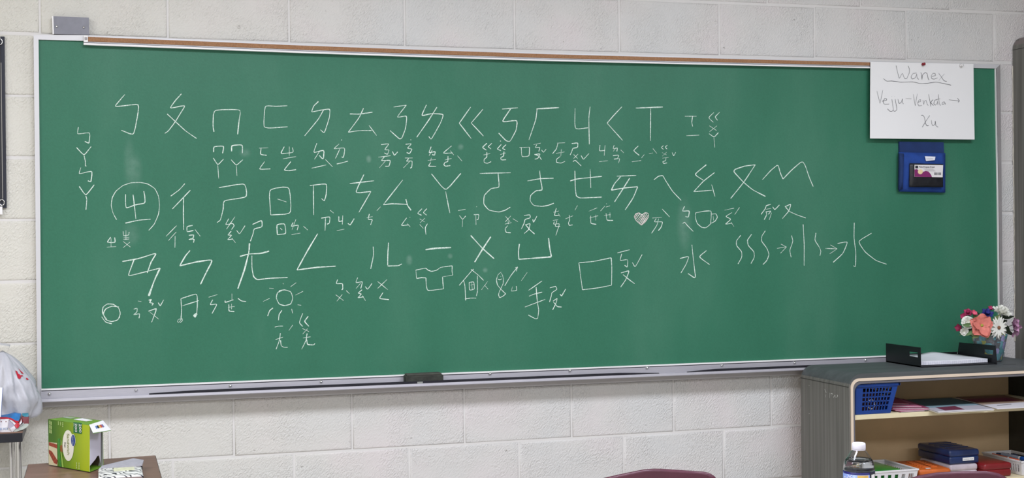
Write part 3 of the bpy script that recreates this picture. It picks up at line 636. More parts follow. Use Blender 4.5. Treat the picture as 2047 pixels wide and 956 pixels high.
# ================================================================== BOOKCASE AND TALL CABINET
def upath(xl, xr_, zt, rad, zb, n=14):
    P = [(xl, zb)] + [(xl + rad - rad * math.cos(t), zt - rad + rad * math.sin(t)) for t in [math.pi / 2 * i / n for i in range(n + 1)]]
    return P + [(xl + xr_ - a, b) for a, b in P[::-1]]
def uframe(name, o_, i_, y0, y1, m, parent, m2=None, smooth=True):
    bm = bmesh.new(); n = len(o_)
    V = [[bm.verts.new((a, y, b)) for a, b in P] for P, y in ((o_, y0), (o_, y1), (i_, y1), (i_, y0))]
    for k in range(4):
        A, Bq = V[k], V[(k + 1) % 4]
        for i in range(n - 1):
            fc = bm.faces.new((A[i], A[i + 1], Bq[i + 1], Bq[i]))
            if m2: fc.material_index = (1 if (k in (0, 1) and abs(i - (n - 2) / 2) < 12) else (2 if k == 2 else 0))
    for i in (0, -1): bm.faces.new([V[k][i] for k in range(4)])
    bmesh.ops.recalc_face_normals(bm, faces=bm.faces); o = bm_obj(name, bm, m, parent, False)
    if m2:
        for q_ in m2: o.data.materials.append(q_)
    return o
ZT = H0 - 1.184; XL, XR, YF, YB = 2.718, 3.672, -.437, -.090
bc = thing('bookcase', 'low grey metal bookcase with rounded corners and cream trim', 'bookcase', ((XL + XR) / 2, (YF + YB) / 2, 0))
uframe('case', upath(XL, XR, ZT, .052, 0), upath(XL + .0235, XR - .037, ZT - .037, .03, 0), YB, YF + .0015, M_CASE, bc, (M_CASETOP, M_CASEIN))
uframe('front_trim', upath(XL + .0065, XR - .0065, ZT - .0165, .034, 0), upath(XL + .0155, XR - .0155, ZT - .0265, .026, 0), YF + .003, YF - .003, M_TRIM, bc)
uframe('inner_trim', upath(XL + .0165, XR - .0165, ZT - .0285, .025, 0), upath(XL + .0225, XR - .0225, ZT - .036, .028, 0), YF + .003, YF - .001, M_TRIMG, bc)
uframe('edge_seam', upath(XL + .0152, XR - .0152, ZT - .0262, .0265, 0), upath(XL + .0168, XR - .0168, ZT - .0287, .025, 0), YF + .003, YF - .0012, M_CASEIN, bc)
box('back_panel', XL + .02, XR - .03, YB - .012, YB - .004, .05, ZT - .03, M_TAN, bc)
S1, S2, S3 = H0 - 1.3325, H0 - 1.594, H0 - 1.86
for zt in (S1, S2, S3): box('shelf', XL + .0235, XR - .0375, YF + .006, YB - .012, zt - .0165, zt, M_SHELF, bc, .001)
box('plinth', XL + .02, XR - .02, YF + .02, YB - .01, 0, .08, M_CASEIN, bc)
# crease where the rounded top meets the side, and scuffs
box('side_crease', XL - .0008, XL + .001, YF + .002, YB, ZT - .0475, ZT - .0455, M_CASEIN, bc)
SC = mat('scuff_white', '#cfcfc8', .9)
for s in ([(1648.8, 778.5), (1650.5, 784), (1652, 784.5)], [(1650.8, 789), (1650.2, 794.5)], [(1658.3, 785.5), (1658.5, 796)], [(1660.5, 788), (1663.5, 786.5), (1664.5, 789.5)], [(1661.5, 790.5), (1661.6, 792)],
          [(1666, 795), (1669.3, 789.5), (1670, 795.5)], [(1673, 789.8), (1675, 791.5), (1672.5, 795)], [(1616.8, 770.5), (1618, 771.5)], [(1616.8, 828), (1618.2, 827)]):
    ribbon('paint_scuff', [([atX(a, b, XL - .001) for a, b in s], .0022)], Vector((-1, 0, 0)), SC, bc)
a_, b_ = atZ(2006, 729.2, ZT), atZ(2031.5, 728.6, ZT)
prism('top_scratch', [a_, b_, b_ + Vector((0, .006, 0)), a_ + Vector((0, .0045, 0))], (0, 0, .0006), M_CASEIN, bc)

CX = 3.744
cb = thing('tall_cabinet', 'tall grey metal cabinet at the right edge beside the chalkboard', 'cabinet', (CX + .46, -.3, 0))
ZC = H0 + .105
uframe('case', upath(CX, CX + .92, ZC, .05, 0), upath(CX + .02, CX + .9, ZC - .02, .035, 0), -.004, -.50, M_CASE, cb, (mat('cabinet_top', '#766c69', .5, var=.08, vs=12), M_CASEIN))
box('side_crease', CX - .0008, CX + .001, -.50, -.006, ZC - .053, ZC - .051, M_CASEIN, cb)
box('back_panel', CX + .015, CX + .905, -.02, -.006, .02, ZC - .01, M_CASE, cb)
for s in (0, 1):
    d = box('door', CX + .022 + s * .44, CX + .458 + s * .44, -.515, -.49, .06, ZC - .025, M_CASE, cb, .003)
    tube('handle', [(CX + .43 + s * .06, -.516, 1.05), (CX + .43 + s * .06, -.535, 1.06), (CX + .43 + s * .06, -.535, 1.14), (CX + .43 + s * .06, -.516, 1.15)], .005, M_CHROME, d, 8)
box('base', CX + .02, CX + .9, -.48, -.02, 0, .06, M_CASEIN, cb)

random.seed(3)
ck = [Vector((CX - .0012 + random.uniform(-.0022, .0012), -.0045, z_ / 100)) for z_ in range(90, 216, 2)]
ribbon('paint_edge', [(ck[i:i + 9], random.uniform(.003, .006)) for i in range(0, len(ck) - 8, 8)], NY, mat('cream_paint_edge', '#d9d2c0', .7), cb)
ribbon('paint_edge', [([Vector((CX + .002, -.0055, ZC - .052)), Vector((CX + .008, -.0055, ZC - .034)), Vector((CX + .016, -.0055, ZC - .02))], .006)], NY, mat('cream_paint_edge', '#d9d2c0'), cb)
# ------------------------------------------------------------------ letter tray, papers, pot
ty = thing('letter_tray', 'black plastic letter tray standing on top of the bookcase', 'tray', (3.243, -.21, ZT + .0007))
def tray_side(name, pts, hole, thick):
    """outer loop and hole, both 4 points in order"""
    bm = bmesh.new(); O = [Vector(p) for p in pts]; I = [Vector(p) for p in hole]; t = Vector((thick, 0, 0))
    vo = [bm.verts.new(p) for p in O]; vi = [bm.verts.new(p) for p in I]; vo2 = [bm.verts.new(p + t) for p in O]; vi2 = [bm.verts.new(p + t) for p in I]
    for k in range(4):
        l = (k + 1) % 4
        bm.faces.new((vo[k], vo[l], vi[l], vi[k])); bm.faces.new((vo2[k], vi2[k], vi2[l], vo2[l]))
        bm.faces.new((vo[k], vo2[k], vo2[l], vo[l])); bm.faces.new((vi[k], vi[l], vi2[l], vi2[k]))
    return bm_obj(name, bm, M_BLACK, ty)
xl_, xr2 = 3.083, 3.400
def yz(px, py, X): v = atX(px, py, X); return Vector((X, v.y, v.z))
zb = ZT + .0008
L1 = [Vector((xl_, -.098, zb)), Vector((xl_, -.098, yz(1771, 686.5, xl_).z)), Vector((xl_, yz(1839.5, 705, xl_).y, yz(1839, 695, xl_).z)), Vector((xl_, yz(1839.5, 705, xl_).y, zb))]
H1 = [yz(1817, 712, xl_), yz(1817, 703, xl_), yz(1834.5, 705, xl_), yz(1834.5, 715, xl_)]
tray_side('side_wall', L1, H1, .0035)
yfr = yz(1992, 720, xr2).y
L2 = [Vector((xr2, -.098, zb)), Vector((xr2, -.115, yz(1910, 684, xr2).z)), Vector((xr2, yz(1989, 691, xr2).y, yz(1989, 691, xr2).z)), Vector((xr2, yfr, zb))]
H2 = [yz(1966.6, 708, xr2), yz(1966.6, 698.5, xr2), yz(1985.3, 700.5, xr2), yz(1984.7, 709.5, xr2)]
tray_side('side_wall', L2, H2, .0035)
box('bottom', xl_, xr2, yfr + .01, -.098, zb, zb + .004, M_BLACK, ty)
box('back_wall', xl_, xr2, -.102, -.098, zb, zb + .028, M_BLACK, ty)
box('back_strip', 3.155, 3.26, -.1045, -.1022, zb + .017, zb + .024, mat('pale_strip', '#9aa0a0', .4), ty)  # small pale grey strip along the back wall
st = thing('paper_stack', 'thick stack of white graph paper sheets in the black letter tray', 'paper', (3.24, -.21, zb + .005))
def stack_mesh():
    nx, ny, nl = 16, 8, 1
    vs, fs = [], []
    xa, xb, ya, yb_ = 3.095, 3.389, -.318, -.112
    for lay in (0, 1):
        for j in range(ny + 1):
            for i in range(nx + 1):
                a, b = i / nx, j / ny; x = xa + (xb - xa) * a - (.035 * (1 - b) * a * 0); y = ya + (yb_ - ya) * b + .010 * (2 * a - 1) ** 2 * (1 - b)
                z = zb + .0052 + (.0006 if not lay else .0135 - .0005 * math.sin(a * 6))
                if lay: z += .014 * math.exp(-((a - .62) / .22) ** 2) * b ** 2
                z -= 0 if not lay else .0015 * (1 - b) * (1 - abs(2 * a - 1))
                vs.append((x, y, z))
    n = (nx + 1) * (ny + 1)
    for j in range(ny):
        for i in range(nx):
            a = j * (nx + 1) + i; fs.append((n + a, n + a + 1, n + a + nx + 2, n + a + nx + 1)); fs.append((a, a + nx + 1, a + nx + 2, a + 1))
    for i in range(nx):
        fs.append((i, i + 1, n + i + 1, n + i)); a = ny * (nx + 1) + i; fs.append((a + 1, a, n + a, n + a + 1))
    for j in range(ny):
        a = j * (nx + 1); fs.append((a + nx + 1, a, n + a, n + a + nx + 1)); a += nx; fs.append((a, a + nx + 1, n + a + nx + 1, n + a))
    return vs, fs
m = mat('stack_paper', '#d9dadc', .8, spec=.2); nt = m.node_tree; N = nt.nodes; L = nt.links
g = N.new('ShaderNodeNewGeometry'); mp = N.new('ShaderNodeMapping'); mp.inputs['Scale'].default_value = (110, 1, 260); L.new(g.outputs['Position'], mp.inputs[0])
br = N.new('ShaderNodeTexBrick'); br.offset = 0; br.inputs['Color1'].default_value = lin('#e6e6ea'); br.inputs['Color2'].default_value = lin('#d6d7dc'); br.inputs['Mortar'].default_value = lin('#b9bac6')
br.inputs['Scale'].default_value = 1; br.inputs['Mortar Size'].default_value = .06; br.inputs['Brick Width'].default_value = 1; br.inputs['Row Height'].default_value = 1
cm = N.new('ShaderNodeCombineXYZ'); sp = N.new('ShaderNodeSeparateXYZ'); L.new(mp.outputs[0], sp.inputs[0]); L.new(sp.outputs[0], cm.inputs[0]); L.new(sp.outputs[2], cm.inputs[1]); L.new(cm.outputs[0], br.inputs[0])
L.new(br.outputs[0], N['Principled BSDF'].inputs['Base Color'])
vs, fs = stack_mesh(); so = mesh('sheets', vs, fs, m, st); so.data.materials.append(mat('top_sheet', '#dddde0', .8, spec=.2))
for p_ in so.data.polygons:
    if abs(p_.normal.z) > .7: p_.material_index = 1; p_.use_smooth = True

# pot
PX, PYY = 3.466, -.215
def pot_mat():
    m = mat('mosaic_glaze', '#6fa3a8', .35); nt = m.node_tree; N = nt.nodes; L = nt.links
    g = N.new('ShaderNodeTexCoord'); mp = N.new('ShaderNodeMapping'); mp.inputs['Scale'].default_value = (1, 1, .8); L.new(g.outputs['Object'], mp.inputs[0])
    v = N.new('ShaderNodeTexVoronoi'); v.inputs['Scale'].default_value = 46; v.distance = 'CHEBYCHEV'; v.inputs['Randomness'].default_value = .8; L.new(mp.outputs[0], v.inputs['Vector'])
    sp = N.new('ShaderNodeSeparateColor'); L.new(v.outputs['Color'], sp.inputs[0])
    c = ramp(N, [(0, '#6a9aa3'), (.25, '#77787a'), (.5, '#b3b46c'), (.66, '#9a97bb'), (.82, '#5b8f94'), (.92, '#5f6164')], 'CONSTANT'); L.new(sp.outputs[0], c.inputs[0])
    n = N.new('ShaderNodeTexNoise'); n.inputs['Scale'].default_value = 90; n.inputs['Distortion'].default_value = 1.5; L.new(g.outputs['Object'], n.inputs[0])
    mx = N.new('ShaderNodeMix'); mx.data_type = 'RGBA'; mx.blend_type = 'SOFT_LIGHT'; mx.inputs[0].default_value = .8
    L.new(c.outputs[0], mx.inputs[6]); L.new(n.outputs[0], mx.inputs[7]); L.new(mx.outputs[2], N['Principled BSDF'].inputs['Base Color']); return m
pot = thing('flower_pot', 'tapered pot with teal, grey, yellow and lavender patches beside the letter tray', 'pot', (PX, PYY, ZT + .0007))
lathe('body', [(.042, 0), (.0465, .004), (.066, .098), (.0675, .103), (.064, .103), (.060, .09), (.03, .088)], pot_mat(), pot, 36)
lathe('moss', [(.058, .088), (.056, .094), (.02, .096)], mat('moss', '#3a4a2a', .95, var=.3, vs=120), pot, 20)

# flowers
def petal(bm, base, out, up, L_, Wd, curl, cup, ruf, n=5, m_=4, tipw=.35, seed=0):
    side = out.cross(up).normalized(); rows = []
    for j in range(m_ + 1):
        t = j / m_; wdt = Wd * (math.sin(math.pi * min(1, .12 + t * .80)) ** .8 if tipw < .9 else 1) * (1 if t < .6 else 1 - (t - .6) * (1 - tipw) * 1.2)
        row = []
        for i in range(n + 1):
            s = (i / n - .5) * 2
            p = base + out * (L_ * (t - .06 * s * s * t)) + side * (wdt * .5 * s) + up * (curl * L_ * t * t + cup * abs(s) ** 2 * Wd * .5 + ruf * math.sin(s * 5 + t * 7 + seed) * t)
            row.append(bm.verts.new(p))
        rows.append(row)
    for j in range(m_):
        for i in range(n): bm.faces.new((rows[j][i], rows[j][i + 1], rows[j + 1][i + 1], rows[j + 1][i]))
def leafmat(name, col): return mat(name, col, .6, var=.25, vs=50)
M_STEM = leafmat('stem_green', '#3d5a2b')
def flower(name, label, px, py, Y, nrm, layers, mp_, center=None, stem=True, cat='flower'):
    c = atY(px, py, Y); f_ = thing(name, label, cat, (c.x, c.y, c.z), 'artificial flowers in the patterned pot')
    nrm = Vector(nrm).normalized(); a = nrm.orthogonal().normalized(); b = nrm.cross(a)
    k0 = 0
    for (cnt, L_, Wd, lift, curl, cup, ruf, tipw) in layers:
        for k in range(cnt):
            t = 2 * math.pi * (k + .5 * k0) / cnt + random.uniform(-.08, .08); d = (a * math.cos(t) + b * math.sin(t))
            out = (d * math.cos(lift) + nrm * math.sin(lift)).normalized(); up = (nrm * math.cos(lift) - d * math.sin(lift)).normalized()
            bm = bmesh.new(); petal(bm, nrm * .002 * k0, out, up, L_ * random.uniform(.92, 1.06), Wd, curl, cup, ruf, tipw=tipw, seed=k)
            o = bm_obj('petal', bm, mp_, f_, True, False)
        k0 += 1
    if center:
        cr_, cm_ = center; bm = bmesh.new()
        bmesh.ops.create_icosphere(bm, subdivisions=2, radius=cr_, matrix=Matrix.Translation(nrm * .004)); bm_obj('flower_centre', bm, cm_, f_, True, False)
    if stem:
        tgt = Vector((PX, PYY, ZT + .085)) - c; sd = Vector((max(-.035, min(.035, -tgt.x * .35)), max(-.03, min(.03, -tgt.y * .35)), 0))
        tube('stem', [-nrm * .003, -nrm * .018 + tgt * .2, tgt + sd], .0016, M_STEM, f_, 6, False, False)
    return f_
M_CORAL = mat('coral_petal', '#cc7466', .7, var=.15, vs=70); M_WP = mat('white_petal', '#e9e8dc', .7, var=.05, vs=60)
M_PINK = mat('magenta_petal', '#aa345e', .7, var=.2, vs=70); M_BLUEP = mat('blue_petal', '#2c2f78', .7, var=.25, vs=70); M_MAUVE = mat('mauve_petal', '#b88aa6', .7, var=.15, vs=70)
M_YEL = mat('yellow_green_centre', '#a7a645', .8, var=.3, vs=300, bump=.002, bs=600); M_BRC = mat('brown_centre', '#7a5238', .8, var=.3, vs=200)
fl = flower('coral_lily', 'large coral artificial flower at the front of the bouquet', 1962, 651, -.29, (-.22, -1, .12), [(5, .050, .050, .10, -.10, .14, .0045, .85), (3, .042, .042, .38, -.16, .2, .004, .8)], M_CORAL, (.006, M_YEL))
flower('white_daisy', 'white many-petalled artificial daisy right of the coral flower', 1995, 655, -.285, (.12, -1, -.05), [(18, .046, .0115, .08, -.12, .1, .0008, .8), (14, .040, .011, .30, -.2, .1, .0008, .8)], M_WP, (.0075, M_BRC))
flower('white_rose', 'white artificial rose at the top right of the bouquet', 2001, 628, -.22, (.1, -.45, .9), [(8, .042, .036, .2, .1, .3, .002, .85), (7, .034, .030, .6, .2, .3, .001, .85), (5, .026, .024, 1.0, .2, .3, .001, .85)], M_WP, None)
flower('white_carnation', 'white artificial carnation left of the coral flower', 1934, 645, -.26, (-.45, -.85, .25), [(7, .026, .022, .15, .1, .2, .004, .9), (6, .022, .018, .6, .1, .2, .003, .9), (4, .016, .014, 1.0, .1, .2, .002, .9)], M_WP, None)
flower('white_bud', 'small white artificial blossom at the lower left of the bouquet', 1927, 662, -.25, (-.5, -.85, -.2), [(5, .018, .018, .4, .1, .2, .002, .9), (4, .013, .012, .9, .1, .2, .002, .9)], M_WP, None)
flower('pink_blossom', 'magenta artificial blossom at the upper left of the bouquet', 1935, 627, -.21, (-.35, -.6, .6), [(5, .021, .022, .35, .1, .3, .002, .8), (4, .015, .016, .9, .1, .3, .002, .8)], M_PINK, None)
flower('pink_blossom', 'pale-pink tinged blossom just above the coral flower', 1946, 628, -.23, (0, -.7, .6), [(5, .016, .018, .5, .1, .3, .002, .8)], mat('rose_petal', '#cf5a72', .7, var=.2, vs=70), None)
flower('pink_blossom', 'dark pink blossom low at the far left of the bouquet', 1918, 656, -.21, (-.8, -.4, .1), [(5, .018, .018, .4, .1, .3, .002, .8)], mat('dark_pink_petal', '#8e2448', .7, var=.2, vs=70), None)
flower('pink_blossom', 'small magenta blossom behind the white rose', 1980, 618.5, -.17, (-.2, -.6, .7), [(5, .014, .016, .5, .1, .3, .002, .8)], M_PINK, None)
flower('pink_blossom', 'deep pink blossom between the upper left blossom and the white carnation', 1927, 634, -.2, (-.6, -.6, .4), [(5, .017, .018, .5, .1, .3, .002, .8)], M_PINK, None)
flower('blue_blossom', 'dark blue artificial flower behind the coral flower', 1972, 629, -.2, (-.1, -.7, .7), [(6, .028, .024, .3, .05, .2, .002, .8), (5, .02, .018, .8, .1, .2, .002, .8)], M_BLUEP, None)
flower('mauve_orchid', 'mauve artificial orchid at the right side of the bouquet', 2025, 650, -.2, (.4, -.85, .15), [(6, .032, .026, .3, .1, .3, .003, .85), (5, .022, .02, .8, .1, .3, .002, .85)], M_MAUVE, None)
flower('mauve_orchid', 'drooping mauve petals below the mauve orchid', 2030, 661, -.2, (.3, -.8, -.4), [(4, .030, .022, .1, .05, .2, .002, .9)], M_MAUVE, None)
def leaf(label, a, b, Ya, Yb, wd, m):
    A, B2 = atY(*a, Ya), atY(*b, Yb); t = thing('leaf_sprig', label, 'leaf', (A.x, A.y, A.z), 'artificial leaves in the patterned pot')
    d = B2 - A; bm = bmesh.new(); view = (CAM - A).normalized(); petal(bm, Vector((0, 0, 0)), d.normalized(), view, d.length, wd, -.12, .25, .0005, tipw=.15)
    bm_obj('leaf', bm, m, t, True, False)
    tgt = Vector((PX, PYY, ZT + .085)) - A; tube('stem', [Vector((0, 0, 0)), tgt * .4 + Vector((0, 0, -.004)), tgt], .0013, M_STEM, t, 6, False, False)
M_LF = leafmat('leaf_green', '#557043'); M_LFD = leafmat('leaf_dark', '#25301f'); M_LF2 = leafmat('leaf_olive', '#5c6b3e')
leaf('green leaf over the white carnation, left of the coral flower', (1945, 650), (1922, 650), -.28, -.28, .016, M_LF)
leaf('green leaf under the white carnation, lower left of the coral flower', (1948, 661), (1929, 672), -.28, -.28, .013, M_LF)
leaf('broad green leaf between the coral flower and the white rose', (1988, 648), (1999, 628), -.27, -.26, .026, M_LF2)
leaf('olive leaf below the coral flower at the pot rim', (1980, 660), (1963, 673), -.28, -.27, .018, M_LF2)
leaf('dark leaf below the white rose', (2000, 634), (2022, 634), -.24, -.23, .016, M_LFD)
leaf('dark pointed leaf right of the white rose', (2008, 637), (2028, 632), -.22, -.2, .012, M_LFD)
leaf('dark leaf under the mauve orchid', (2008, 660), (2028, 671), -.22, -.2, .016, M_LFD)
leaf('dark leaf between daisy and mauve orchid', (2010, 650), (2019, 664), -.2, -.2, .014, M_LFD)
leaf('grey-green leaf beside the blue flower', (1950, 640), (1949, 622), -.24, -.22, .014, M_LF2)
leaf('olive leaf lying over the left side of the pot rim', (1958, 664), (1945, 677), -.285, -.285, .022, M_LF2)
leaf('dark leaf lying over the middle of the pot rim, right of the olive leaf', (1975, 662), (1974, 679), -.29, -.29, .022, M_LF)
leaf('dark leaf filling the gap between the blue and coral flowers', (1962, 645), (1953, 624), -.2, -.19, .026, M_LFD)
leaf('dark leaf filling the gap behind the white daisy', (1990, 650), (2014, 641), -.2, -.19, .028, M_LFD)
leaf('dark leaf behind the small white blossom at the left', (1950, 660), (1928, 655), -.19, -.19, .026, M_LFD)
leaf('thin leaf tip at the far left of the bouquet', (1925, 666), (1917, 671), -.24, -.24, .006, M_LF)

# ------------------------------------------------------------------ upper shelf contents
bk = thing('blue_basket', 'blue plastic basket with a grid of square holes on the upper shelf', 'basket', (2.84, -.33, S1 + .0006))
BB = mat('blue_plastic', '#133a80', .4, var=.08, vs=20)
def lattice(bm, c, nx, nz, mx=(.17, .12), mz=(.14, .12), t=.0022, bar=.28):
    """panel with square holes: c = four corners TL, TR, BR, BL; t = thickness vector"""
    c = [Vector(v) for v in c]; P = lambda a, b: c[0].lerp(c[1], a).lerp(c[3].lerp(c[2], a), b)
    nrm = (c[1] - c[0]).cross(c[3] - c[0]).normalized() * t
    def slab(a0, a1, b0, b1):
        q = [P(a0, b0), P(a1, b0), P(a1, b1), P(a0, b1)]; v = [bm.verts.new(x) for x in q] + [bm.verts.new(x + nrm) for x in q]
        for fc in ((0, 1, 2, 3), (7, 6, 5, 4), (0, 4, 5, 1), (1, 5, 6, 2), (2, 6, 7, 3), (3, 7, 4, 0)): bm.faces.new([v[k] for k in fc])
    slab(0, 1, 0, mz[0]); slab(0, 1, 1 - mz[1], 1); slab(0, mx[0], mz[0], 1 - mz[1]); slab(1 - mx[1], 1, mz[0], 1 - mz[1])
    W, Hh = 1 - sum(mx), 1 - sum(mz)
    for i in range(1, nx): a = mx[0] + W * i / nx; d = W / nx * bar / 2; slab(a - d, a + d, mz[0], 1 - mz[1])
    for j in range(1, nz): b = mz[0] + Hh * j / nz; d = Hh / nz * bar / 2; slab(mx[0], 1 - mx[1], b - d, b + d)
zt_, zb_ = S1 + .1085, S1 + .001
f4 = [(2.7525, -.425, zt_), (2.925, -.425, zt_), (2.8955, -.418, zb_), (2.7545, -.418, zb_)]
b4 = [(2.925, -.215, zt_), (2.7525, -.215, zt_), (2.7545, -.225, zb_), (2.8955, -.225, zb_)]
for q in ((f4[0], f4[1], f4[2], f4[3]), (b4[0], b4[1], b4[2], b4[3]), (f4[1], b4[0], b4[3], f4[2]), (b4[1], f4[0], f4[3], b4[2])):
    bm = bmesh.new(); lattice(bm, q, 9, 5, t=-.0022); bm_obj('grid_wall', bm, BB, bk)
box('basket_floor', 2.755, 2.895, -.417, -.226, zb_ - .0003, zb_ + .002, BB, bk)
bm = bmesh.new()
for a in ((2.7475, 2.93, -.431, -.4235), (2.7475, 2.93, -.2165, -.209), (2.7475, 2.755, -.431, -.209), (2.9235, 2.9315, -.431, -.209)): add_box(bm, *a, zt_ - .009, zt_ + .001, .001)
bm_obj('rim', bm, BB, bk)
rg = tag(tube('white_ring', [(2.822 + .0135 * math.cos(t), -.413, S1 + .034 + .0165 * math.sin(t)) for t in [2 * math.pi * k / 20 for k in range(20)]], .0022, mat('ring_white', '#cfc9c4', .5), None, 8, True), 'white plastic ring seen through the holes of the blue basket', 'ring')
tag(box('maroon_booklet', 2.765, 2.885, -.36, -.25, S1 + .004, S1 + .075, mat('maroon_cover', '#3b1a20', .6)), 'dark maroon bundle inside the blue basket on the upper shelf', 'booklet')
# pink folders
def sheet(name, label, cat, corners, z, th, m, group=None, sag=0, nrow=6):
    """thin sheet over four plan corners, given a soft wave"""
    c = [Vector((a, b, z)) for a, b in corners]; cx = sum((v.x for v in c)) / 4; cy = sum((v.y for v in c)) / 4
    t = thing(name, label, cat, (cx, cy, z), group) if label else None
    bm = bmesh.new(); n = nrow; A, Bq = [], []
    for j in range(n + 1):
        for i in range(n + 1):
            a, b = i / n, j / n; p = c[0].lerp(c[1], a).lerp(c[3].lerp(c[2], a), b); p.z += sag * math.sin(math.pi * a) * (b)
            A.append(bm.verts.new(p)); Bq.append(bm.verts.new(p - Vector((0, 0, th))))
    w_ = n + 1
    for j in range(n):
        for i in range(n):
            a = j * w_ + i; bm.faces.new((A[a], A[a + 1], A[a + w_ + 1], A[a + w_])); bm.faces.new((Bq[a], Bq[a + w_], Bq[a + w_ + 1], Bq[a + 1]))
    for i in range(n):
        for (s, e) in ((i, i + 1), (n * w_ + i + 1, n * w_ + i), ((i + 1) * w_, i * w_), (i * w_ + n, (i + 1) * w_ + n)): bm.faces.new((A[s], Bq[s], Bq[e], A[e]))
    bm_obj('cover', bm, m, t); return t
PK = [mat('pink_card_%d' % i, c, .6) for i, c in enumerate(('#a0506a', '#b4607c', '#8c3f58', '#b86a84', '#a84a62'))]
for i, (cs, z, lb) in enumerate([
    (((2.935, -.425), (3.03, -.43), (3.10, -.17), (2.93, -.16)), S1 + .0042, 'lowest pink folder of the pile beside the blue basket'),
    (((2.925, -.405), (3.045, -.436), (3.12, -.18), (2.93, -.15)), S1 + .0078, 'second pink folder from the bottom of the pile beside the blue basket'),
    (((2.93, -.38), (3.055, -.425), (3.12, -.16), (2.92, -.14)), S1 + .0115, 'pink folder in the middle of the pile beside the blue basket'),
    (((2.935, -.34), (3.035, -.405), (3.10, -.15), (2.93, -.13)), S1 + .0155, 'second pink folder from the top of the pile beside the blue basket'),
    (((2.945, -.30), (3.02, -.345), (3.09, -.14), (2.94, -.12)), S1 + .0195, 'topmost pink folder of the pile beside the blue basket')]):
    t = sheet('pink_folder', lb, 'folder', cs, z, .0022, PK[i], 'pink folders on the upper shelf', .002)
    a, b = Vector((*cs[0], z - .002)), Vector((*cs[1], z - .002)); ribbon('paper_edge', [([a + Vector((0, -.001, 0)), b + Vector((0, -.001, 0))], .0012)], NY, M_PAPER, t, False)
# two printed documents, each on a white under-sheet
def doc(label, base, z, undersheet, patches, cat='booklet', name='document'):
    c = [Vector((a, b, z)) for a, b in base]; t = sheet(name, label, cat, base, z, .0018, undersheet, 'printed documents on the upper shelf')
    P = lambda a, b: c[0].lerp(c[1], a).lerp(c[3].lerp(c[2], a), b)
    for nm, pts, mm, h in patches: prism(nm, [P(a, b) + Vector((0, 0, .0002 + h)) for a, b in pts], (0, 0, .0005), mm, t)
    return t
WSH = mat('white_sheet', '#dcd8da', .7)
dA = ((3.040, -.502), (3.268, -.512), (3.325, -.17), (3.10, -.155))
sheet('document', 'plain white sheet at the bottom, under the teal and grey document', 'paper', ((3.036, -.506), (3.262, -.516), (3.32, -.18), (3.095, -.165)), S1 + .0038, .0012, mat('cream_sheet', '#e2dccb', .7), 'printed documents on the upper shelf')
doc('teal and grey printed document with a maroon block, middle of the upper shelf', dA, S1 + .0072, WSH,
    [('printed_area', [(.0, .42), (1, .42), (1, 1), (0, 1)], mat('dark_teal_print', '#4b6468', .6), 0), ('printed_area', [(0, .28), (1, .34), (1, .44), (0, .42)], mat('light_teal_print', '#86a0a8', .6), .0001),
     ('printed_area', [(.0, .03), (1, .03), (1, .34), (0, .28)], mat('lilac_print', '#b6b3ba', .6), 0), ('maroon_block', [(.16, .06), (.52, .07), (.55, .34), (.17, .30)], mat('maroon_print', '#6d2f44', .6), .0003)])
dB = ((3.285, -.505), (3.50, -.515), (3.56, -.18), (3.345, -.165))
doc('white and brown printed document with a pink corner, right end of upper shelf', dB, S1 + .0072, WSH,
    [('printed_area', [(0, .46), (1, .46), (1, 1), (0, 1)], mat('brown_print', '#7a5340', .6), 0), ('printed_area', [(0, .33), (1, .4), (1, .47), (0, .47)], mat('tan_print', '#a08a76', .6), .0001),
     ('pink_block', [(.05, .55), (.85, .5), (.85, .8), (0, .8)], mat('crimson_print', '#742a40', .6), .0003), ('print_line', [(.18, .2), (.5, .26), (.5, .28), (.18, .23)], M_GREYT, .0003)])
p = atY(2009.5, 792.3, -.2); prism('folded_corner', [atY(2002.5, 797.3, -.2), atY(2016, 798, -.2), p], (0, .0008, 0), mat('pink_card_3', '#b86a84'), bpy.data.objects['document.002'])

# ------------------------------------------------------------------ lower shelf contents
def pencil_box(label, x0, x1, y0, y1, z0, h, m, rot=0, dome=.006, group='plastic pencil boxes on the lower shelf', lid=None):
    cx, cy = (x0 + x1) / 2, (y0 + y1) / 2; hx, hy = (x1 - x0) / 2, (y1 - y0) / 2
    t = thing('pencil_box', label, 'box', (cx, cy, z0), group, rot)
    box('box_base', -hx + .0015, hx - .0015, -hy + .0015, hy - .0015, 0, h * .56, m, t, .007, 3, False, smooth=True)
    bm = bmesh.new(); add_box(bm, -hx, hx, -hy, hy, h * .52, h, .009, 4)
    for v in bm.verts:
        if v.co.z > h * .8: v.co.z += dome * (1 - (v.co.x / hx) ** 2) * .8
    bm_obj('lid', bm, lid or m, t, True, False)
    return t, hx, hy
def clearish(name, col, tr, rough=.25): return mat(name, col, rough, trans=tr, ior=1.3, var=.1, vs=30)
MB_ = mat('navy_plastic', '#1a2d58', .28, var=.25, vs=25, coat=.3); MO = mat('orange_plastic', '#c05f24', .4, var=.12, vs=40)
MR = mat('red_plastic', '#781a1e', .35, var=.12, vs=25, coat=.2); MG = mat('green_plastic', '#1f7a2c', .3, var=.2, vs=20, coat=.3); MC = mat('milky_plastic', '#b9adb2', .3, var=.15, vs=30)
t, hx, hy = pencil_box('milky clear pencil box lying directly under the navy pencil box', 3.168, 3.288, -.385, -.185, S2 + .0006, .0505, MC, dome=0)
t, hx, hy = pencil_box('translucent navy pencil box with a white name strip, topmost of the stack', 3.166, 3.297, -.383, -.175, S2 + .0517, .052, MB_)
box('name_strip', -.0085, .0385, -hy - .0016, -hy + .004, .0125, .0235, M_PAPER, t, 0, 2, False)
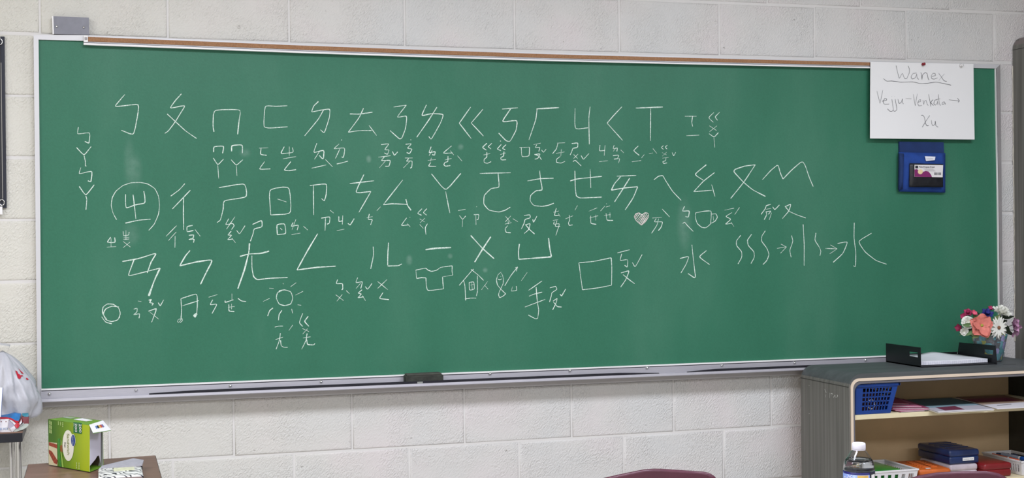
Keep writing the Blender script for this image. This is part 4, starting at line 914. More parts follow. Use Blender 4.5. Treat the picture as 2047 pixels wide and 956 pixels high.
tx = text('strip_text', 'SCHOOL STUFF', .0058, (0, 0, 0), (1, 0, 0), (0, 0, 1), M_GREYT, t)
for v in tx.data.vertices: v.co = v.co + Vector(t.location) + Vector((-.006, -hy - .0018, .0155))
for k in range(4): box('lid_ridge', -hx + .012, hx - .02, hy - .06 - k * .035, hy - .057 - k * .035, .0545, .058, MB_, t, .0012, 2, False)
t, hx, hy = pencil_box('orange plastic pencil box with a ribbed lid beside the white basket', 3.03, 3.158, -.415, -.215, S2 + .0006, .046, MO, rot=-.10, dome=.002)
for k in range(7):
    for s in (-1, 1): box('lid_rib', s * .012 + -.018, s * .012 + .018, -.06 + k * .02, -.051 + k * .02, .0455, .0495, MO, t, .0012, 2, False, Matrix.Translation((s * .01, 0, 0)) @ Matrix.Rotation(.5 * s, 4, 'Z') if False else None)
box('sticker', -.03, -.012, -hy + .01, -hy + .02, .0475, .0482, M_PAPER, t, 0, 2, False)
t, hx, hy = pencil_box('dark red plastic pencil box between the stack and the right white basket', 3.294, 3.416, -.412, -.20, S2 + .0006, .050, MR)
# white slotted baskets
WB = mat('white_plastic', '#d9d6d4', .45)
def slot_basket(label, x0, x1, y0, y1, z0, h, slots):
    t = thing('white_basket', label, 'basket', ((x0 + x1) / 2, (y0 + y1) / 2, z0), 'white slotted baskets on the lower shelf'); i = .008
    T = [(x0, y0), (x1, y0), (x1, y1), (x0, y1)]; Bq = [(x0 + i, y0 + i), (x1 - i, y0 + i), (x1 - i, y1 - i), (x0 + i, y1 - i)]
    for k in range(4):
        l = (k + 1) % 4; bm = bmesh.new(); nn = slots if k % 2 else max(4, int(slots * .55))
        lattice(bm, [(*T[k], z0 + h), (*T[l], z0 + h), (*Bq[l], z0 + .001), (*Bq[k], z0 + .001)], nn, 1, (.06, .06), (.28, .2), -.002, .5); bm_obj('slotted_wall', bm, WB, t)
    box('basket_floor', x0 + i, x1 - i, y0 + i, y1 - i, z0, z0 + .002, WB, t)
    bm = bmesh.new(); r_ = .0035
    for a in ((x0 - r_, x1 + r_, y0 - r_, y0 + r_), (x0 - r_, x1 + r_, y1 - r_, y1 + r_), (x0 - r_, x0 + r_, y0, y1), (x1 - r_, x1 + r_, y0, y1)): add_box(bm, *a, z0 + h - .005, z0 + h + .001, .001)
    bm_obj('rim', bm, WB, t); return t
slot_basket('white slotted basket holding the green box, behind the water bottle', 2.772, 3.004, -.425, -.208, S2 + .0006, .054, 14)
slot_basket('white slotted basket full of markers at the right end of the lower shelf', 3.448, 3.578, -.425, -.192, S2 + .0006, .054, 14)
t, hx, hy = pencil_box('translucent green plastic box inside the left white basket', 2.815, 2.955, -.405, -.228, S2 + .0035, .049, MG, dome=.008)
# markers
def marker(label, p0, p1, r_, cb, cc, z):
    a, b = Vector((*p0, z)), Vector((*p1, z)); d = (b - a)
    t = thing('marker', label, 'marker', a, 'markers in the right white basket')
    cyl('barrel', a, a + d * .62, r_, cb, t, n=14); cyl('band', a + d * .62, a + d * .68, r_ * 1.05, M_WHITE, t, n=14); cyl('cap', a + d * .68, b, r_ * 1.1, cc, t, n=14, r1=r_ * .9)
OR2 = mat('marker_orange', '#e0562a', .35); BL2 = mat('marker_blue', '#1a55a8', .3); DK2 = mat('marker_dark', '#1c2440', .4); RD2 = mat('marker_maroon', '#5c1a30', .4)
zm = S2 + .046
marker('orange marker with an orange cap lying at the left side of the basket', (3.476, -.215), (3.478, -.365), .0065, mat('marker_white_orange', '#c9654a', .4), OR2, zm)
marker('blue marker lying at the right side of the basket', (3.515, -.22), (3.525, -.375), .007, mat('marker_grey_blue', '#9aa6bb', .4), BL2, zm + .001)
marker('dark navy marker at the back of the basket', (3.500, -.205), (3.556, -.26), .0055, DK2, DK2, zm + .0005)
marker('maroon marker at the front of the basket', (3.505, -.405), (3.462, -.375), .006, RD2, RD2, zm - .004)
marker('black marker along the right wall of the basket', (3.565, -.22), (3.566, -.36), .0055, M_BLACK, M_BLACK, zm - .003)
marker('pale marker lying deep under the other markers in basket', (3.490, -.22), (3.497, -.37), .006, M_PAPER, DK2, zm - .013)
tag(box('index_cards', 3.462, 3.562, -.40, -.21, S2 + .0035, S2 + .027, mat('card_white', '#cfcbc8', .7), None, .002), 'flat block of pale cards lying under the markers in the right basket', 'cards')

# ================================================================== LEFT SIDE: TABLES
WOOD = grain_mat('brown_laminate', '#6f5346', '#7a5c4d', '#846656', (4, 60, 60), .35)
T1 = H0 - 1.332
t1 = thing('brown_table', 'small brown laminate table under the sandwich bag box', 'table', (.15, -.76, 0))
prism('table_top', [(-.030, -.487, T1), (.331, -.450, T1), (.331, -1.05, T1), (-.030, -1.05, T1)], (0, 0, -.02), WOOD, t1)
prism('top_edge', [(-.0315, -.4855, T1 - .001), (.3325, -.4485, T1 - .001), (.3325, -1.0515, T1 - .001), (-.0315, -1.0515, T1 - .001)], (0, 0, -.018), M_BLACK, t1)
for x, y in ((.0, -.53), (.30, -.50), (.0, -1.0), (.30, -1.0)): cyl('leg', (x, y, 0), (x, y, T1 - .02), .012, M_CHROME, t1)
for x in (.0, .30): box('side_rail', x - .006, x + .006, -1.0, -.52, T1 - .055, T1 - .02, M_BLACK, t1)
T0 = H0 - 1.262
t0 = thing('black_edged_table', 'table with a black edge and chrome legs at the far left', 'table', (-.4, -.17, 0))
xe = atY(45.5, 870, -.285).x
box('table_top', -.80, xe, -.285, -.03, T0 - .004, T0, mat('table_wood', '#7b6152', .4, var=.1, vs=20), t0, .001)
box('black_apron', -.80, xe - .001, -.284, -.031, T0 - .032, T0 - .0042, mat('black_edge', '#1b1c22', .4), t0, .002)
for a, rr in ((38.2, .0088), (22.2, .0052), (28.6, .003)):
    x = atY(a, 930, -.265).x; cyl('leg', (x, -.265, 0), (x, -.265, T0 - .032), rr, M_CHROME, t0, n=20)
for x, y in ((-.75, -.26), (-.75, -.06), (-.085, -.06)): cyl('leg', (x, y, 0), (x, y, T0 - .032), .0088, M_CHROME, t0, n=20)

# sandwich bag box
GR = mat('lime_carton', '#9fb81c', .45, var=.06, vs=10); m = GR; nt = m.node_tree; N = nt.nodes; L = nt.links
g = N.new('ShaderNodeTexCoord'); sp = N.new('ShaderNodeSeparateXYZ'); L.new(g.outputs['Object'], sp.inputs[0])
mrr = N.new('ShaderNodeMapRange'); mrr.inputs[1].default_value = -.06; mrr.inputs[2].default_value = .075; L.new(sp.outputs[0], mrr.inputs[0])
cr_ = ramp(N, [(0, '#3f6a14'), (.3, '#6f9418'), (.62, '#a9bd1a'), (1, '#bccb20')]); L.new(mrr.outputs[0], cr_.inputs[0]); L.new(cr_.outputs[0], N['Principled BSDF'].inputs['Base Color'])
CW = mat('carton_white', '#e2e0e2', .7); CWI = mat('carton_inside', '#efebf1', .8)
zB, zT = T1 + .0022, H0 - 1.197
FL, FR, BR, BLc = (Vector(v) for v in ((.0275, -.528, 0), (.1425, -.702, 0), (.180, -.622, 0), (.0875, -.488, 0)))
bx = thing('sandwich_bag_box', 'open lime green carton of sandwich bags on brown table', 'box', ((.0275 + .18) / 2, -.59, zB))
U = lambda v, z: Vector((v.x, v.y, z))
def panel(name, q, m, parent, th=.0012, inner=None):
    q = [Vector(v) for v in q]; n = (q[1] - q[0]).cross(q[2] - q[0]).normalized() * th
    o = prism(name, q, -n, m, parent)
    if inner: prism('inner_face', [v - n * 1.05 for v in q], -n * .3, inner, o)
    return o
Nf = (FR - FL).cross(Vector((0, 0, 1))).normalized()          # outward normal of the big front face
tipB, tipT = onP(178.6, 948.3, U(FR, zB), Nf), onP(179, 849.5, U(FR, zB), Nf)
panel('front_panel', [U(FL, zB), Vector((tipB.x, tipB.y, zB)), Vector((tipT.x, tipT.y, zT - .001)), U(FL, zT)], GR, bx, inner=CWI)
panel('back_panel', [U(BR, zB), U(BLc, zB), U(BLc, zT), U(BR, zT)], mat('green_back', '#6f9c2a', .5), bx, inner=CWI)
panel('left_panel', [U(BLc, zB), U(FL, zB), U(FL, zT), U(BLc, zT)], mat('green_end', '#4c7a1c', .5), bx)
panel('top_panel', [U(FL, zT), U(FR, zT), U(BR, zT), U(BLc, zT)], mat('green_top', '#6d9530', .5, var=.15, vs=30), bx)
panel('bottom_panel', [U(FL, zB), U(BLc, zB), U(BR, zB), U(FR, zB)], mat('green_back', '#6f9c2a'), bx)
# open flap, white inside with a small printed strip
hD = lambda v: (v - CAM).dot(RM.col[1])
d1, d2 = hD(U(BR, zT)), hD(U(FR, zT))
fa, fb, fc, fd = U(BR, zT), U(FR, zT), atD(186, 866.3, d2 - .035), atD(222, 860.5, d1 - .04)
fw = atD(164.8, 846.2, d2 + .012)
flp = prism('end_flap', [fa, fb, fc, fd], (0, 0, -.0012), mat('green_back', '#6f9c2a'), bx)
nf = (fb - fa).cross(fd - fa).normalized(); nf = nf if nf.z > 0 else -nf
prism('flap_face', [v + Vector((0, 0, .0004)) for v in (fa, fb, fc, fd)], (0, 0, .0004), CW, flp)
cols = ['#5a79a8', '#20242c', '#c7a54a', '#b8483c', '#6a6a92']
for k, c in enumerate(cols):
    a, b = .28 + k * .1, .38 + k * .1; Pq = lambda s, t_: fb.lerp(fa, s).lerp(fc.lerp(fd, s), t_) + Vector((0, 0, .0018))
    prism('print_patch', [Pq(a, .38), Pq(b, .33), Pq(b, .62), Pq(a, .68)], (0, 0, .0002), mat('flap_print_%d' % k, c, .6), flp)
prism('tissue_slot', [U(FL, zT + .0006).lerp(U(BR, zT + .0006), .55) + Vector((a, b, 0)) for a, b in ((-.012, .012), (.022, -.045), (.040, -.03), (.012, .025))], (0, 0, .0008), CW, bx)
prism('top_print', [U(FL, zT + .0006).lerp(U(BLc, zT + .0006), .7) + Vector((a, b, 0)) for a, b in ((-.004, -.008), (.02, -.045), (.035, -.035), (.01, .0))], (0, 0, .0005), mat('grey_green_print', '#9aa592', .6), bx)
Ne = (BR - FR).cross(Vector((0, 0, 1))).normalized(); Pe = U(FR, zB) - Ne * .003
q = [onP(a, b, Pe, Ne) for a, b in ((179.4, 849.5), (201, 842.5), (201, 927), (199, 918), (197.5, 911), (194, 912), (190, 919), (184, 926), (179.4, 931.5))]
prism('end_panel', q, Ne * .0008, mat('lilac_white_card', '#d3cdd8', .7), bx)
# torn hollow seen inside on the back panel
Nb = (BLc - BR).cross(Vector((0, 0, 1))).normalized()
q = [onP(a, b, U(BR, zB) + Nb * -.0025, Nb) for a, b in ((179.5, 931), (184, 926), (190, 919), (194, 912), (197.5, 911), (199, 918), (198, 925), (196, 932), (181, 936))]
prism('torn_patch', q, -Nb * .0003, mat('kraft_brown', '#80685c', .8), bx)
# print on the front
P0 = U(FL, zB) + Nf * .0008
def dec(name, pts, m, lift=.0, parent=None):
    q = [onP(a, b, P0 + Nf * lift, Nf) for a, b in pts]; q = [Vector((v.x, v.y, max(v.z, zB + .0008))) for v in q]; return prism(name, q, Nf * .0002, m, parent or bx)
ell = lambda cx, cy, rx, ry, n=28, sk=0: [(cx + rx * math.cos(2 * math.pi * k / n), cy + ry * math.sin(2 * math.pi * k / n) + sk * rx * math.cos(2 * math.pi * k / n)) for k in range(n)]
dec('oval_label', ell(136.3, 891, 11.3, 31, sk=.15), mat('oval_cream', '#e9e7d6', .5), .0002)
dec('brand_badge', ell(146.2, 880.8, 4.6, 12.2, sk=.15), M_WHITE, .0005); dec('brand_badge', ell(146.2, 880.8, 4.0, 11.3, sk=.15), mat('badge_blue', '#1d3f86', .5), .0008)
dec('count_patch', [(146.8, 844), (155, 845), (155, 866.5), (146.8, 865.3)], mat('deep_green_print', '#23703c', .5), .0002); dec('count_patch', [(155.6, 845), (163.6, 846.2), (163.4, 868), (155.6, 866.7)], mat('deep_green_print', '#23703c'), .0002)
xd = Vector((0, 0, -1)); yd = (FR - FL).normalized()          # words read downwards
def vtext(s, px, py, size, m, sx=1): text('carton_text', s, size, onP(px, py, P0 + Nf * .0012, Nf), xd, yd, m, bx, .0001, sx=sx)
vtext('200', 149.8, 846.2, .0150, M_WHITE, 1.12); vtext('200', 158.3, 847.4, .0150, M_WHITE, 1.12)
vtext('count', 147.2, 846.2, .004, M_WHITE); vtext('count', 155.9, 847.4, .004, M_WHITE)
vtext('Sandwich', 133.8, 866.5, .0165, mat('olive_ink', '#7f8a3c', .6), 1.0); vtext('Bags', 128.8, 884, .009, mat('dark_ink', '#4a4f4a', .6)); vtext('Great Value', 145, 872.5, .0052, M_WHITE)
# picture of wraps, and stalks
dec('photo_panel', [(97.6, 884), (114, 886), (115, 934.5), (97.6, 930.5)], mat('photo_cream', '#cfc8a4', .6), .0001)
dec('photo_bacon', [(97.8, 884), (114, 889), (114, 897), (97.8, 891)], mat('photo_red', '#93402a', .6, var=.5, vs=220), .0004)
dec('photo_bacon', [(97.8, 899), (104, 903), (115, 921), (114, 929), (108, 926), (97.8, 906)], mat('photo_red', '#93402a'), .0004)
dec('photo_stalk', [(115.5, 877), (121, 877.5), (119.5, 905), (123.5, 935.5), (118.5, 935), (115, 905)], mat('stalk_green', '#3e8232', .6, var=.3, vs=100), .0003)
dec('photo_stalk', [(121.3, 878), (123.5, 884), (123, 904), (127.5, 936.5), (124, 936), (121, 905)], mat('stalk_pale', '#93b94f', .6), .0003)
dec('photo_leaf', [(120, 892), (124.5, 889), (125, 905), (120.5, 902)], mat('photo_brown', '#8c5a24', .6), .0005)
LP = mat('pale_print', '#b9cf86', .6)
for a, b, c in ((99, 841, 867), (101.7, 843, 868), (116, 843, 851), (120.4, 843.5, 851.5), (124.8, 844.5, 855), (152.6, 924.5, 938), (157.4, 925, 939.5)):
    for k in range(3):
        t0_ = b + (c - b) * k / 3; dec('print_line', [(a, t0_), (a + 1.5, t0_ + .2), (a + 1.5, t0_ + (c - b) / 3 - .9), (a, t0_ + (c - b) / 3 - 1.1)], LP, .0002)

# pencil case, open
ZBm = mat('leaf_print', '#e4e4dc', .5); nt = ZBm.node_tree; N = nt.nodes; L = nt.links
g = N.new('ShaderNodeNewGeometry'); wv = N.new('ShaderNodeTexWave'); wv.bands_direction = 'DIAGONAL'; wv.inputs['Scale'].default_value = 30; wv.inputs['Distortion'].default_value = 9; wv.inputs['Detail'].default_value = 1; wv.inputs['Detail Scale'].default_value = 1.2
L.new(g.outputs['Position'], wv.inputs[0]); c = ramp(N, [(0, '#26242e'), (.22, '#26242e'), (.34, '#e0e0d6'), (1, '#e6e6de')]); L.new(wv.outputs[0], c.inputs[0]); L.new(c.outputs[0], N['Principled BSDF'].inputs['Base Color'])
pcx = thing('pencil_case', 'open grey pencil case with a black and white leaf pattern on brown table', 'pencil case', (.225, -.78, T1 + .0006))
zc = T1 + .0006
box('patterned_body', .165, .283, -.885, -.735, zc, zc + .016, ZBm, pcx, .006, 3, smooth=True)
box('cream_patch', .206, .262, -.80, -.745, zc + .0158, zc + .0166, mat('cream_print2', '#cfcfae', .6, var=.15, vs=80), pcx, .0002)
lid = [(.166, -.74, zc + .010), (.284, -.745, zc + .0175), (.290, -.69, zc + .021), (.262, -.655, zc + .022), (.176, -.70, zc + .013)]
prism('grey_lid', [Vector(v) for v in lid], (0, 0, .0045), mat('grey_felt', '#a3a1a6', .7, var=.08, vs=60), pcx)
prism('dark_lining', [(.17, -.735, zc + .001), (.283, -.74, zc + .001), (.286, -.695, zc + .001), (.262, -.66, zc + .001), (.18, -.70, zc + .001)], (0, 0, .009), mat('dark_lining', '#241c2c', .8), pcx)
prism('dark_lining', [(.23, -.738, zc + .008), (.2835, -.742, zc + .008), (.286, -.70, zc + .008), (.25, -.69, zc + .008)], (0, 0, .009), mat('dark_lining', '#241c2c', .8), pcx)
box('front_band', .180, .279, -.900, -.885, zc, zc + .0125, mat('taupe_band', '#7b6a66', .6), pcx, .003)

# white shopping bag
bagm = mat('thin_white_plastic', '#c2c2c6', .35, var=.03, vs=12, bump=.002, bs=22)
bagm.node_tree.nodes['Principled BSDF'].inputs['Transmission Weight'].default_value = .12
cb0 = atY(8, 800, -.16)
bag = thing('shopping_bag', 'crumpled white plastic shopping bag with red print at far left', 'bag', (cb0.x, -.15, T0 + .004))
bm = bmesh.new(); bmesh.ops.create_icosphere(bm, subdivisions=5, radius=1)
zl, zh = T0 + .012, T0 + .240
for v in bm.verts:
    d = v.co.copy(); t = (d.z + 1) / 2
    prof = [(0, .80), (.12, .99), (.35, 1.08), (.55, .98), (.72, .66), (.88, .34), (1, .12)]
    for (a, ra), (b, rb) in zip(prof, prof[1:]):
        if a <= t <= b + 1e-6: rr = ra + (rb - ra) * (t - a) / (b - a); break
    h = math.hypot(d.x, d.y) or 1e-6; ux, uy = d.x / h, d.y / h
    rr *= min(1, math.sqrt(max(0, 1 - d.z * d.z)) * 1.9)
    p = Vector((ux * rr * .100, uy * rr * .085, 0))
    nse = noise.noise(Vector((ux * 2.2, uy * 2.2, t * 3))) * .014 + (.5 - abs(noise.noise(Vector((ux * 3.5 + 7, uy * 3.5, t * 2.2))))) * .020 + (.4 - abs(noise.noise(Vector((ux * 7, uy * 7 + 3, t * 5))))) * .004 - .009
    p += Vector((ux, uy, 0)) * nse * min(1, rr * 1.5)
    v.co = Vector((cb0.x - .004 + p.x + .012 * (1 - t), -.15 + p.y, zl + (zh - zl) * t))
bo = bm_obj('bag_body', bm, bagm, bag, True)
hl = [(cb0.x + .012, -.15, T0 + .235), (cb0.x + .020, -.16, T0 + .254), (cb0.x - .012, -.165, T0 + .262), (cb0.x - .04, -.16, T0 + .248), (cb0.x - .03, -.15, T0 + .22)]
bm = bmesh.new(); ringA = []
for i in range(13):
    t = i / 12 * (len(hl) - 1); k = min(int(t), len(hl) - 2); p = Vector(hl[k]).lerp(Vector(hl[k + 1]), t - k); ringA.append((bm.verts.new(p + Vector((0, -.016, 0))), bm.verts.new(p + Vector((0, .012, .004)))))
for a, b in zip(ringA, ringA[1:]): bm.faces.new((a[0], a[1], b[1], b[0]))
bm_obj('bag_handle', bm, bagm, bag, True)
# red print, projected onto the bag body along the outward direction
bpy.context.view_layer.update()
RP = mat('red_print', '#b3172f', .5)
def bag_print(name, pts):
    q = []
    for a, b in pts:
        d = ray(a, b).normalized(); o_ = CAM - Vector(bag.location); hit, loc, nn, ix = bo.ray_cast(o_, d)
        q.append((loc if hit else atY(a, b, -.2) - Vector(bag.location)) + Vector(bag.location) - d * .0025)
    bm = bmesh.new(); bm.faces.new([bm.verts.new(v) for v in q]); bmesh.ops.triangulate(bm, faces=bm.faces); return bm_obj(name, bm, RP, bag)
bag_print('red_print', [(30.5, 741), (34, 742), (37, 748), (39, 748), (40.5, 750.5), (45.5, 750), (45.5, 752.5), (42, 753), (42, 756), (39, 758), (35.5, 756), (34, 750.5)])
bag_print('red_print', [(36.5, 736), (41, 741), (47, 746.5), (47, 748.3), (42, 745)]); bag_print('red_print', [(52, 755.5), (54.5, 756), (58, 759.5), (55, 760), (52.5, 758.5)])

# printed snack pouch
pw_ = thing('snack_pouch', 'crumpled red, white and blue printed pouch lying under the shopping bag', 'pouch', (xe - .06, -.24, T0 + .001))
D0 = hD(atY(25, 860, -.27)); 
PC = {'white': mat('pouch_white', '#dedbdc', .35), 'grey': mat('pouch_grey', '#a5a0ad', .35), 'red': mat('pouch_red', '#b5202f', .35), 'blue': mat('pouch_blue', '#2f6fa8', .35, var=.25, vs=60), 'dred': mat('pouch_dark_red', '#6a1520', .4), 'green': mat('pouch_greygreen', '#a9b0a6', .4), 'teal': mat('pouch_teal', '#2c7a8c', .4)}
for nm, pts, c_ in (('panel_white', [(-20, 839, .0), (18, 838, .0), (17, 846, -.012), (15, 856, -.012), (24, 864, -.008), (-20, 864, -.008)], 'white'),
    ('panel_white', [(16, 838.5, 0), (24, 840, .004), (32, 846.5, .004), (29, 850, -.002), (18, 839.5, -.01)], 'white'),
    ('panel_grey', [(18, 840, -.008), (29, 851, -.004), (20, 857, -.014), (15.5, 855, -.012)], 'grey'), ('panel_white', [(20, 857, -.014), (28.5, 851, -.004), (32, 857, -.002), (24.5, 864.3, -.008), (16, 856, -.012)], 'white'),
    ('red_stripe', [(-20, 834.5, .006), (12, 834.5, .006), (22, 836, .006), (32, 841.5, .006), (38, 842, .01), (34, 847, .0), (24, 839.7, .002), (14, 837.8, .0), (-20, 838.5, .0)], 'red'),
    ('red_patch', [(33, 845, .002), (39, 847, .0), (38.5, 853, -.004), (34, 857.3, -.004), (28.5, 851.3, -.004)], 'red'),
    ('blue_panel', [(-20, 834.6, .006), (-20, 828, .03), (16, 828.5, .03), (30, 826, .03), (42, 828, .03), (39, 838, .016), (37, 842, .01), (31, 841, .006), (20, 835.5, .006)], 'blue'),
    ('teal_patch', [(44, 827.5, .03), (56.5, 827, .03), (57, 833, .025), (50, 834.5, .02), (45, 831, .022)], 'teal'),
    ('crimp_red', [(39, 842, .01), (44, 833, .02), (57.5, 834, .02), (57.5, 847, .014), (47, 848, .012), (44, 843, .01), (38.5, 850, .002)], 'dred'),
    ('crimp_white', [(38.5, 851.5, .0), (44, 845, .004), (42.5, 838, .012), (41, 843, .008), (38, 847, .004)], 'white'), ('crimp_white', [(37.5, 854, -.002), (45.5, 847.5, .002), (46.5, 845, .006), (47, 847.5, .004), (39, 853.5, -.001)], 'white'),
    ('crimp_base', [(24.5, 864.5, -.006), (34, 856, .0), (47, 847.5, .01), (56, 847, .014), (57.5, 850, .014), (53, 855, .01), (45, 859.5, .004), (31, 863.5, -.003)], 'green')):
    pts3 = [atD(a, b, D0 + c) for a, b, c in pts]; bm = bmesh.new(); A = [bm.verts.new(p) for p in pts3]; dv = Vector((0, .018, .0)); Bq = [bm.verts.new(p + dv) for p in pts3]
    bm.faces.new(A); bm.faces.new(Bq[::-1])
    for i in range(len(A)): bm.faces.new((A[i], A[(i + 1) % len(A)], Bq[(i + 1) % len(A)], Bq[i]))
    bmesh.ops.triangulate(bm, faces=bm.faces); bm_obj(nm, bm, PC[c_], pw_)
q = atD(-5, 860.5, D0 - .015); text('pouch_text', 'OR FCE', .0092, q, (1, 0, 0), (0, .15, 1), PC['blue'], pw_)
for a in (2.5, 12): disc_p = [atD(a + 1.1 * math.cos(t), 843.3 + 1.1 * math.sin(t), D0 - .012) for t in [2 * math.pi * k / 10 for k in range(10)]]; prism('red_dot', disc_p, (0, .0004, 0), PC['dred'], pw_)
# white card
cdp = [atY(a, b, -.275) for a, b in ((-30, 773), (5.8, 775.5), (2.2, 834), (-30, 834))]
wc = thing('white_card', 'white card with a thin blue edge standing before the shopping bag', 'card', (cdp[2].x - .05, -.272, cdp[2].z))
prism('card', cdp, (0, .004, 0), mat('bright_card', '#f4f5fa', .5), wc)
ce = [atY(a, b, -.2765) for a, b in ((5.2, 775.5), (6, 775.5), (2.4, 834), (1.6, 834))]; prism('card_edge', ce, (0, .004, 0), mat('card_blue', '#39528c', .5), wc)
# small box the card stands on, so that it rests on the table
bxz = cdp[2].z
box('card_foot', cdp[3].x, cdp[2].x - .004, -.272, -.262, T0 + .0005, bxz, mat('bright_card', '#f4f5fa'), wc)

# ================================================================== CHAIRS, DESK, BOTTLE
MAR = mat('maroon_plastic', '#532635', .38, var=.06, vs=12, bump=.0005, bs=160, coat=.15)
def chair(label, outline, depth, ang):
    O3 = [atD(a, b, depth) for a, b in outline]; c = atD(sum(p[0] for p in outline) / len(outline), 960, depth)
    xd_ = Vector((math.cos(ang), math.sin(ang), 0)); nd = Vector((-math.sin(ang), math.cos(ang), 0))     # nd points to the seat side
    loc = Vector((c.x, c.y, 0)) + nd * .2
    t = thing('school_chair', label, 'chair', (loc.x, loc.y, 0), 'maroon chairs in front of the wall')
    # back shell from the outline: put points on the chair plane, curve it, give it thickness
    Pl = [onP(a, b, c, nd) for a, b in outline]
    bm = bmesh.new(); fr, bk_ = [], []
    def place(p, off):
        s = (p - c).dot(xd_); return p - nd * (.02 - .55 * s * s + off) - nd * (p.z - c.z) * .12
    zc_ = sum(p.z for p in Pl) / len(Pl); cen = Vector((c.x, c.y, zc_ - .02))
    rings = [(1, .0), (1, .014), (.985, .018), (.93, .0185), (.6, .0185), (.3, .0185)]
    prev = None; allr = []
    for k, offs in [(.0, None)]: pass
    def ring(k, off): return [bm.verts.new(place(cen + (p - cen) * k, off)) for p in Pl]
    seq = [ring(.3, 0), ring(.6, 0), ring(.93, 0), ring(.985, .001), ring(1, .005), ring(1, .011), ring(.985, .015), ring(.93, .016), ring(.6, .016), ring(.3, .016)]
    for A, Bq in zip(seq, seq[1:]):
        for i in range(len(A)): bm.faces.new((A[i], A[(i + 1) % len(A)], Bq[(i + 1) % len(A)], Bq[i]))
    bm.faces.new(seq[0]); bm.faces.new(seq[-1][::-1])
    bo_ = bm_obj('backrest', bm, MAR, t, True); 
    zs = .45
    bm = bmesh.new(); add_box(bm, -.2, .2, -.19, .2, zs - .012, zs, .005, 2)
    for v in bm.verts: v.co.z += .02 * (abs(v.co.x) / .2) ** 2 - .012
    Mx = Matrix.Translation(loc) @ Matrix.Rotation(ang, 4, 'Z'); bmesh.ops.transform(bm, matrix=Mx, verts=bm.verts); bm_obj('seat', bm, MAR, t, True)
    for sx_, sy_ in ((-1, -1), (1, -1), (-1, 1), (1, 1)):
        a = Mx @ Vector((.15 * sx_, .14 * sy_, zs - .012)); b = Mx @ Vector((.19 * sx_, .19 * sy_, 0)); tube('leg', [b, a], .0105, M_CHROME, t)
    for sx_ in (-1, 1):
        a = Mx @ Vector((.15 * sx_, -.14, zs - .02)); b = Mx @ Vector((.13 * sx_, -.215, zs + .06)); e = place(cen + xd_ * .10 * sx_ - Vector((0, 0, .05)), -.012); tube('back_post', [a, b, e], .0095, M_CHROME, t)
    return t
chair('maroon plastic chair with a low-peaked backrest, below the middle of the board', [(1188, 962), (1197, 955.5), (1240, 944.5), (1285, 934.5), (1305, 933), (1320, 933.2), (1358, 936), (1404, 940), (1416, 943), (1426, 949.5), (1433, 958), (1438, 975), (1440, 1000), (1436, 1060), (1425, 1085), (1300, 1092), (1180, 1085), (1168, 1060), (1160, 1000), (1168, 978)], 3.3, -.30)
chair('maroon plastic chair with a wide rounded backrest, in front of the bookcase', [(1796, 962), (1808, 956), (1832, 947.3), (1865, 941), (1910, 938.4), (1963, 938), (1989, 943), (2004, 951), (2012, 958), (2024, 978), (2030, 1005), (2028, 1065), (2015, 1090), (1900, 1098), (1790, 1090), (1776, 1060), (1774, 1005), (1780, 978)], 3.4, -.30)

dk = thing('student_desk', 'grey-topped student desk carrying the water bottle', 'desk', (1.74, -2.2, 0))
ZD = CAM.z - .482 - .2
box('desk_top', 1.45, 2.02, -2.42, -1.98, ZD - .02, ZD, mat('desk_laminate', '#a49c90', .4, var=.05, vs=20), dk, .006)
for x in (1.5, 1.97):
    for y in (-2.37, -2.03): cyl('leg', (x, y, 0), (x, y, ZD - .02), .012, M_CHROME, dk)
    box('side_rail', x - .006, x + .006, -2.37, -2.03, ZD - .05, ZD - .02, M_STEEL, dk)
bt = atD(1716.5, 886, 3.05); bz = ZD
wb = thing('water_bottle', 'clear plastic water bottle with a white cap and blue label', 'bottle', (bt.x, bt.y, bz + .0006)); Hc = bt.z - bz
PET = mat('clear_plastic', '#f7f8fa', .03, trans=1, ior=1.36); WAT = mat('water', '#f4f8fa', .0, trans=1, ior=1.33)
k = 3.05 / 2731.3
pf = [(.0, 0), (.026, 0), (.0325, .006), (.0338, .02), (.0330, .05), (.0338, .08)] + [(r_, Hc - d * .93) for r_, d in ((.0335, .073), (.0340, .066), (.0348, .0645), (.0338, .062), (.0335, .056), (.0322, .046), (.0292, .040), (.0255, .034), (.0222, .0285), (.0180, .0215), (.0140, .0172), (.0128, .0155), (.0128, .004))]
inn = [(max(0, r_ - .0007), z + (.0008 if z < .01 else 0)) for r_, z in pf]
lathe('shell', pf + inn[::-1], PET, wb, 40, close=False)
wp = [(max(0, r_ - .0012), z + .0015) for r_, z in pf if z < Hc - .037]; wp.append((wp[-1][0], Hc - .037)); wp.append((0, Hc - .037))
lathe('water', wp, WAT, wb, 40, close=False)
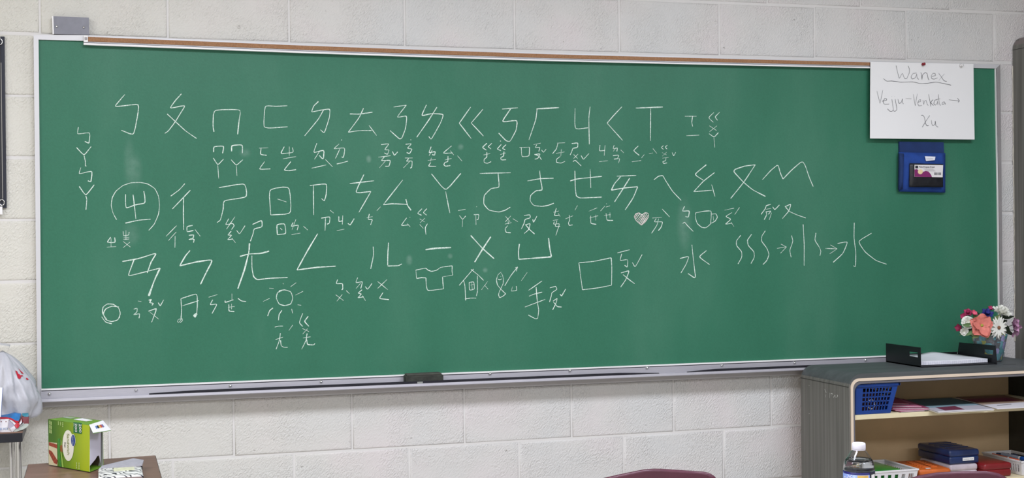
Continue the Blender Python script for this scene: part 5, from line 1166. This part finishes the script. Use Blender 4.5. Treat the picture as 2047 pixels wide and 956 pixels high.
# cap with knurls
n = 60; vs, fs = [], []
for z, ra in ((Hc - .0138, .0146), (Hc - .0134, .0149), (Hc - .003, .0147), (Hc - .0008, .0142), (Hc, .0128)):
    for i in range(n): a = 2 * math.pi * i / n; rr = ra + (.00028 * (i % 2) if z < Hc - .002 else 0); vs.append((rr * math.cos(a), rr * math.sin(a), z))
for j in range(4):
    for i in range(n): q = (i + 1) % n; fs.append((j * n + i, j * n + q, (j + 1) * n + q, (j + 1) * n + i))
fs.append(tuple(4 * n + i for i in range(n))); fs.append(tuple(range(n - 1, -1, -1))); mesh('cap', vs, fs, mat('cap_white', '#ebe8f2', .4), wb, True, False)
lathe('cap_ring', [(.0142, Hc - .0160), (.0146, Hc - .0156), (.0146, Hc - .0148), (.0142, Hc - .0144)], mat('cap_white', '#ebe8f2'), wb, 30)
lt = Hc - .0618; lathe('label_sleeve', [(.0345, lt - .06), (.0346, lt), (.0342, lt)], mat('label_blue', '#7f93c9', .35), wb, 48, close=False)
lathe('label_band', [(.03475, lt - .0045), (.0348, lt), (.0343, lt + .0001)], mat('label_navy', '#1c1a62', .35), wb, 48, close=False)
vd = math.atan2(CAM.y - bt.y, CAM.x - bt.x)
def arc(name, a0, a1, z0, z1, m, rad=.0350, n=14):
    vs, fs = [], []
    for i in range(n + 1):
        a = vd + a0 + (a1 - a0) * i / n
        for z in (z0, z1): vs.append((rad * math.cos(a), rad * math.sin(a), z))
    for i in range(n): fs.append((2 * i, 2 * i + 2, 2 * i + 3, 2 * i + 1))
    return mesh(name, vs, fs, m, wb, True, False)
# angles grow towards the viewer's right
arc('label_sunrise', -.1, .62, lt - .06, lt - .0055, mat('label_yellow', '#e2bc6a', .4, var=.12, vs=120)); arc('label_side_strip', .72, 1.5, lt - .06, lt, mat('label_dark_strip', '#2a2c38', .4))
arc('label_badge', .86, 1.28, lt - .03, lt - .005, M_WHITE, .0352)
for i, chh in enumerate('DEER'):
    a = vd - 1.0 + i * .25; rd = Vector((math.cos(a), math.sin(a), 0)); td = Vector((-math.sin(a), math.cos(a), 0))
    text('label_letter', chh, .011, Vector(wb.location) + rd * .0352 + Vector((0, 0, lt - .0185)), td, (0, 0, 1), M_WHITE, wb, .0001, 'CENTER')
ribbon('label_antlers', [([Vector(wb.location) + Vector((math.cos(vd + a), math.sin(vd + a), 0)) * .0353 + Vector((0, 0, lt - z)) for a, z in pts], .0012) for pts in ([(-.75, .005), (-.7, .008), (-.6, .011)], [(-.45, .005), (-.52, .008), (-.6, .011)], [(-.6, .011), (-.62, .014)])], Vector((math.cos(vd - .6), math.sin(vd - .6), 0)), M_WHITE, wb)
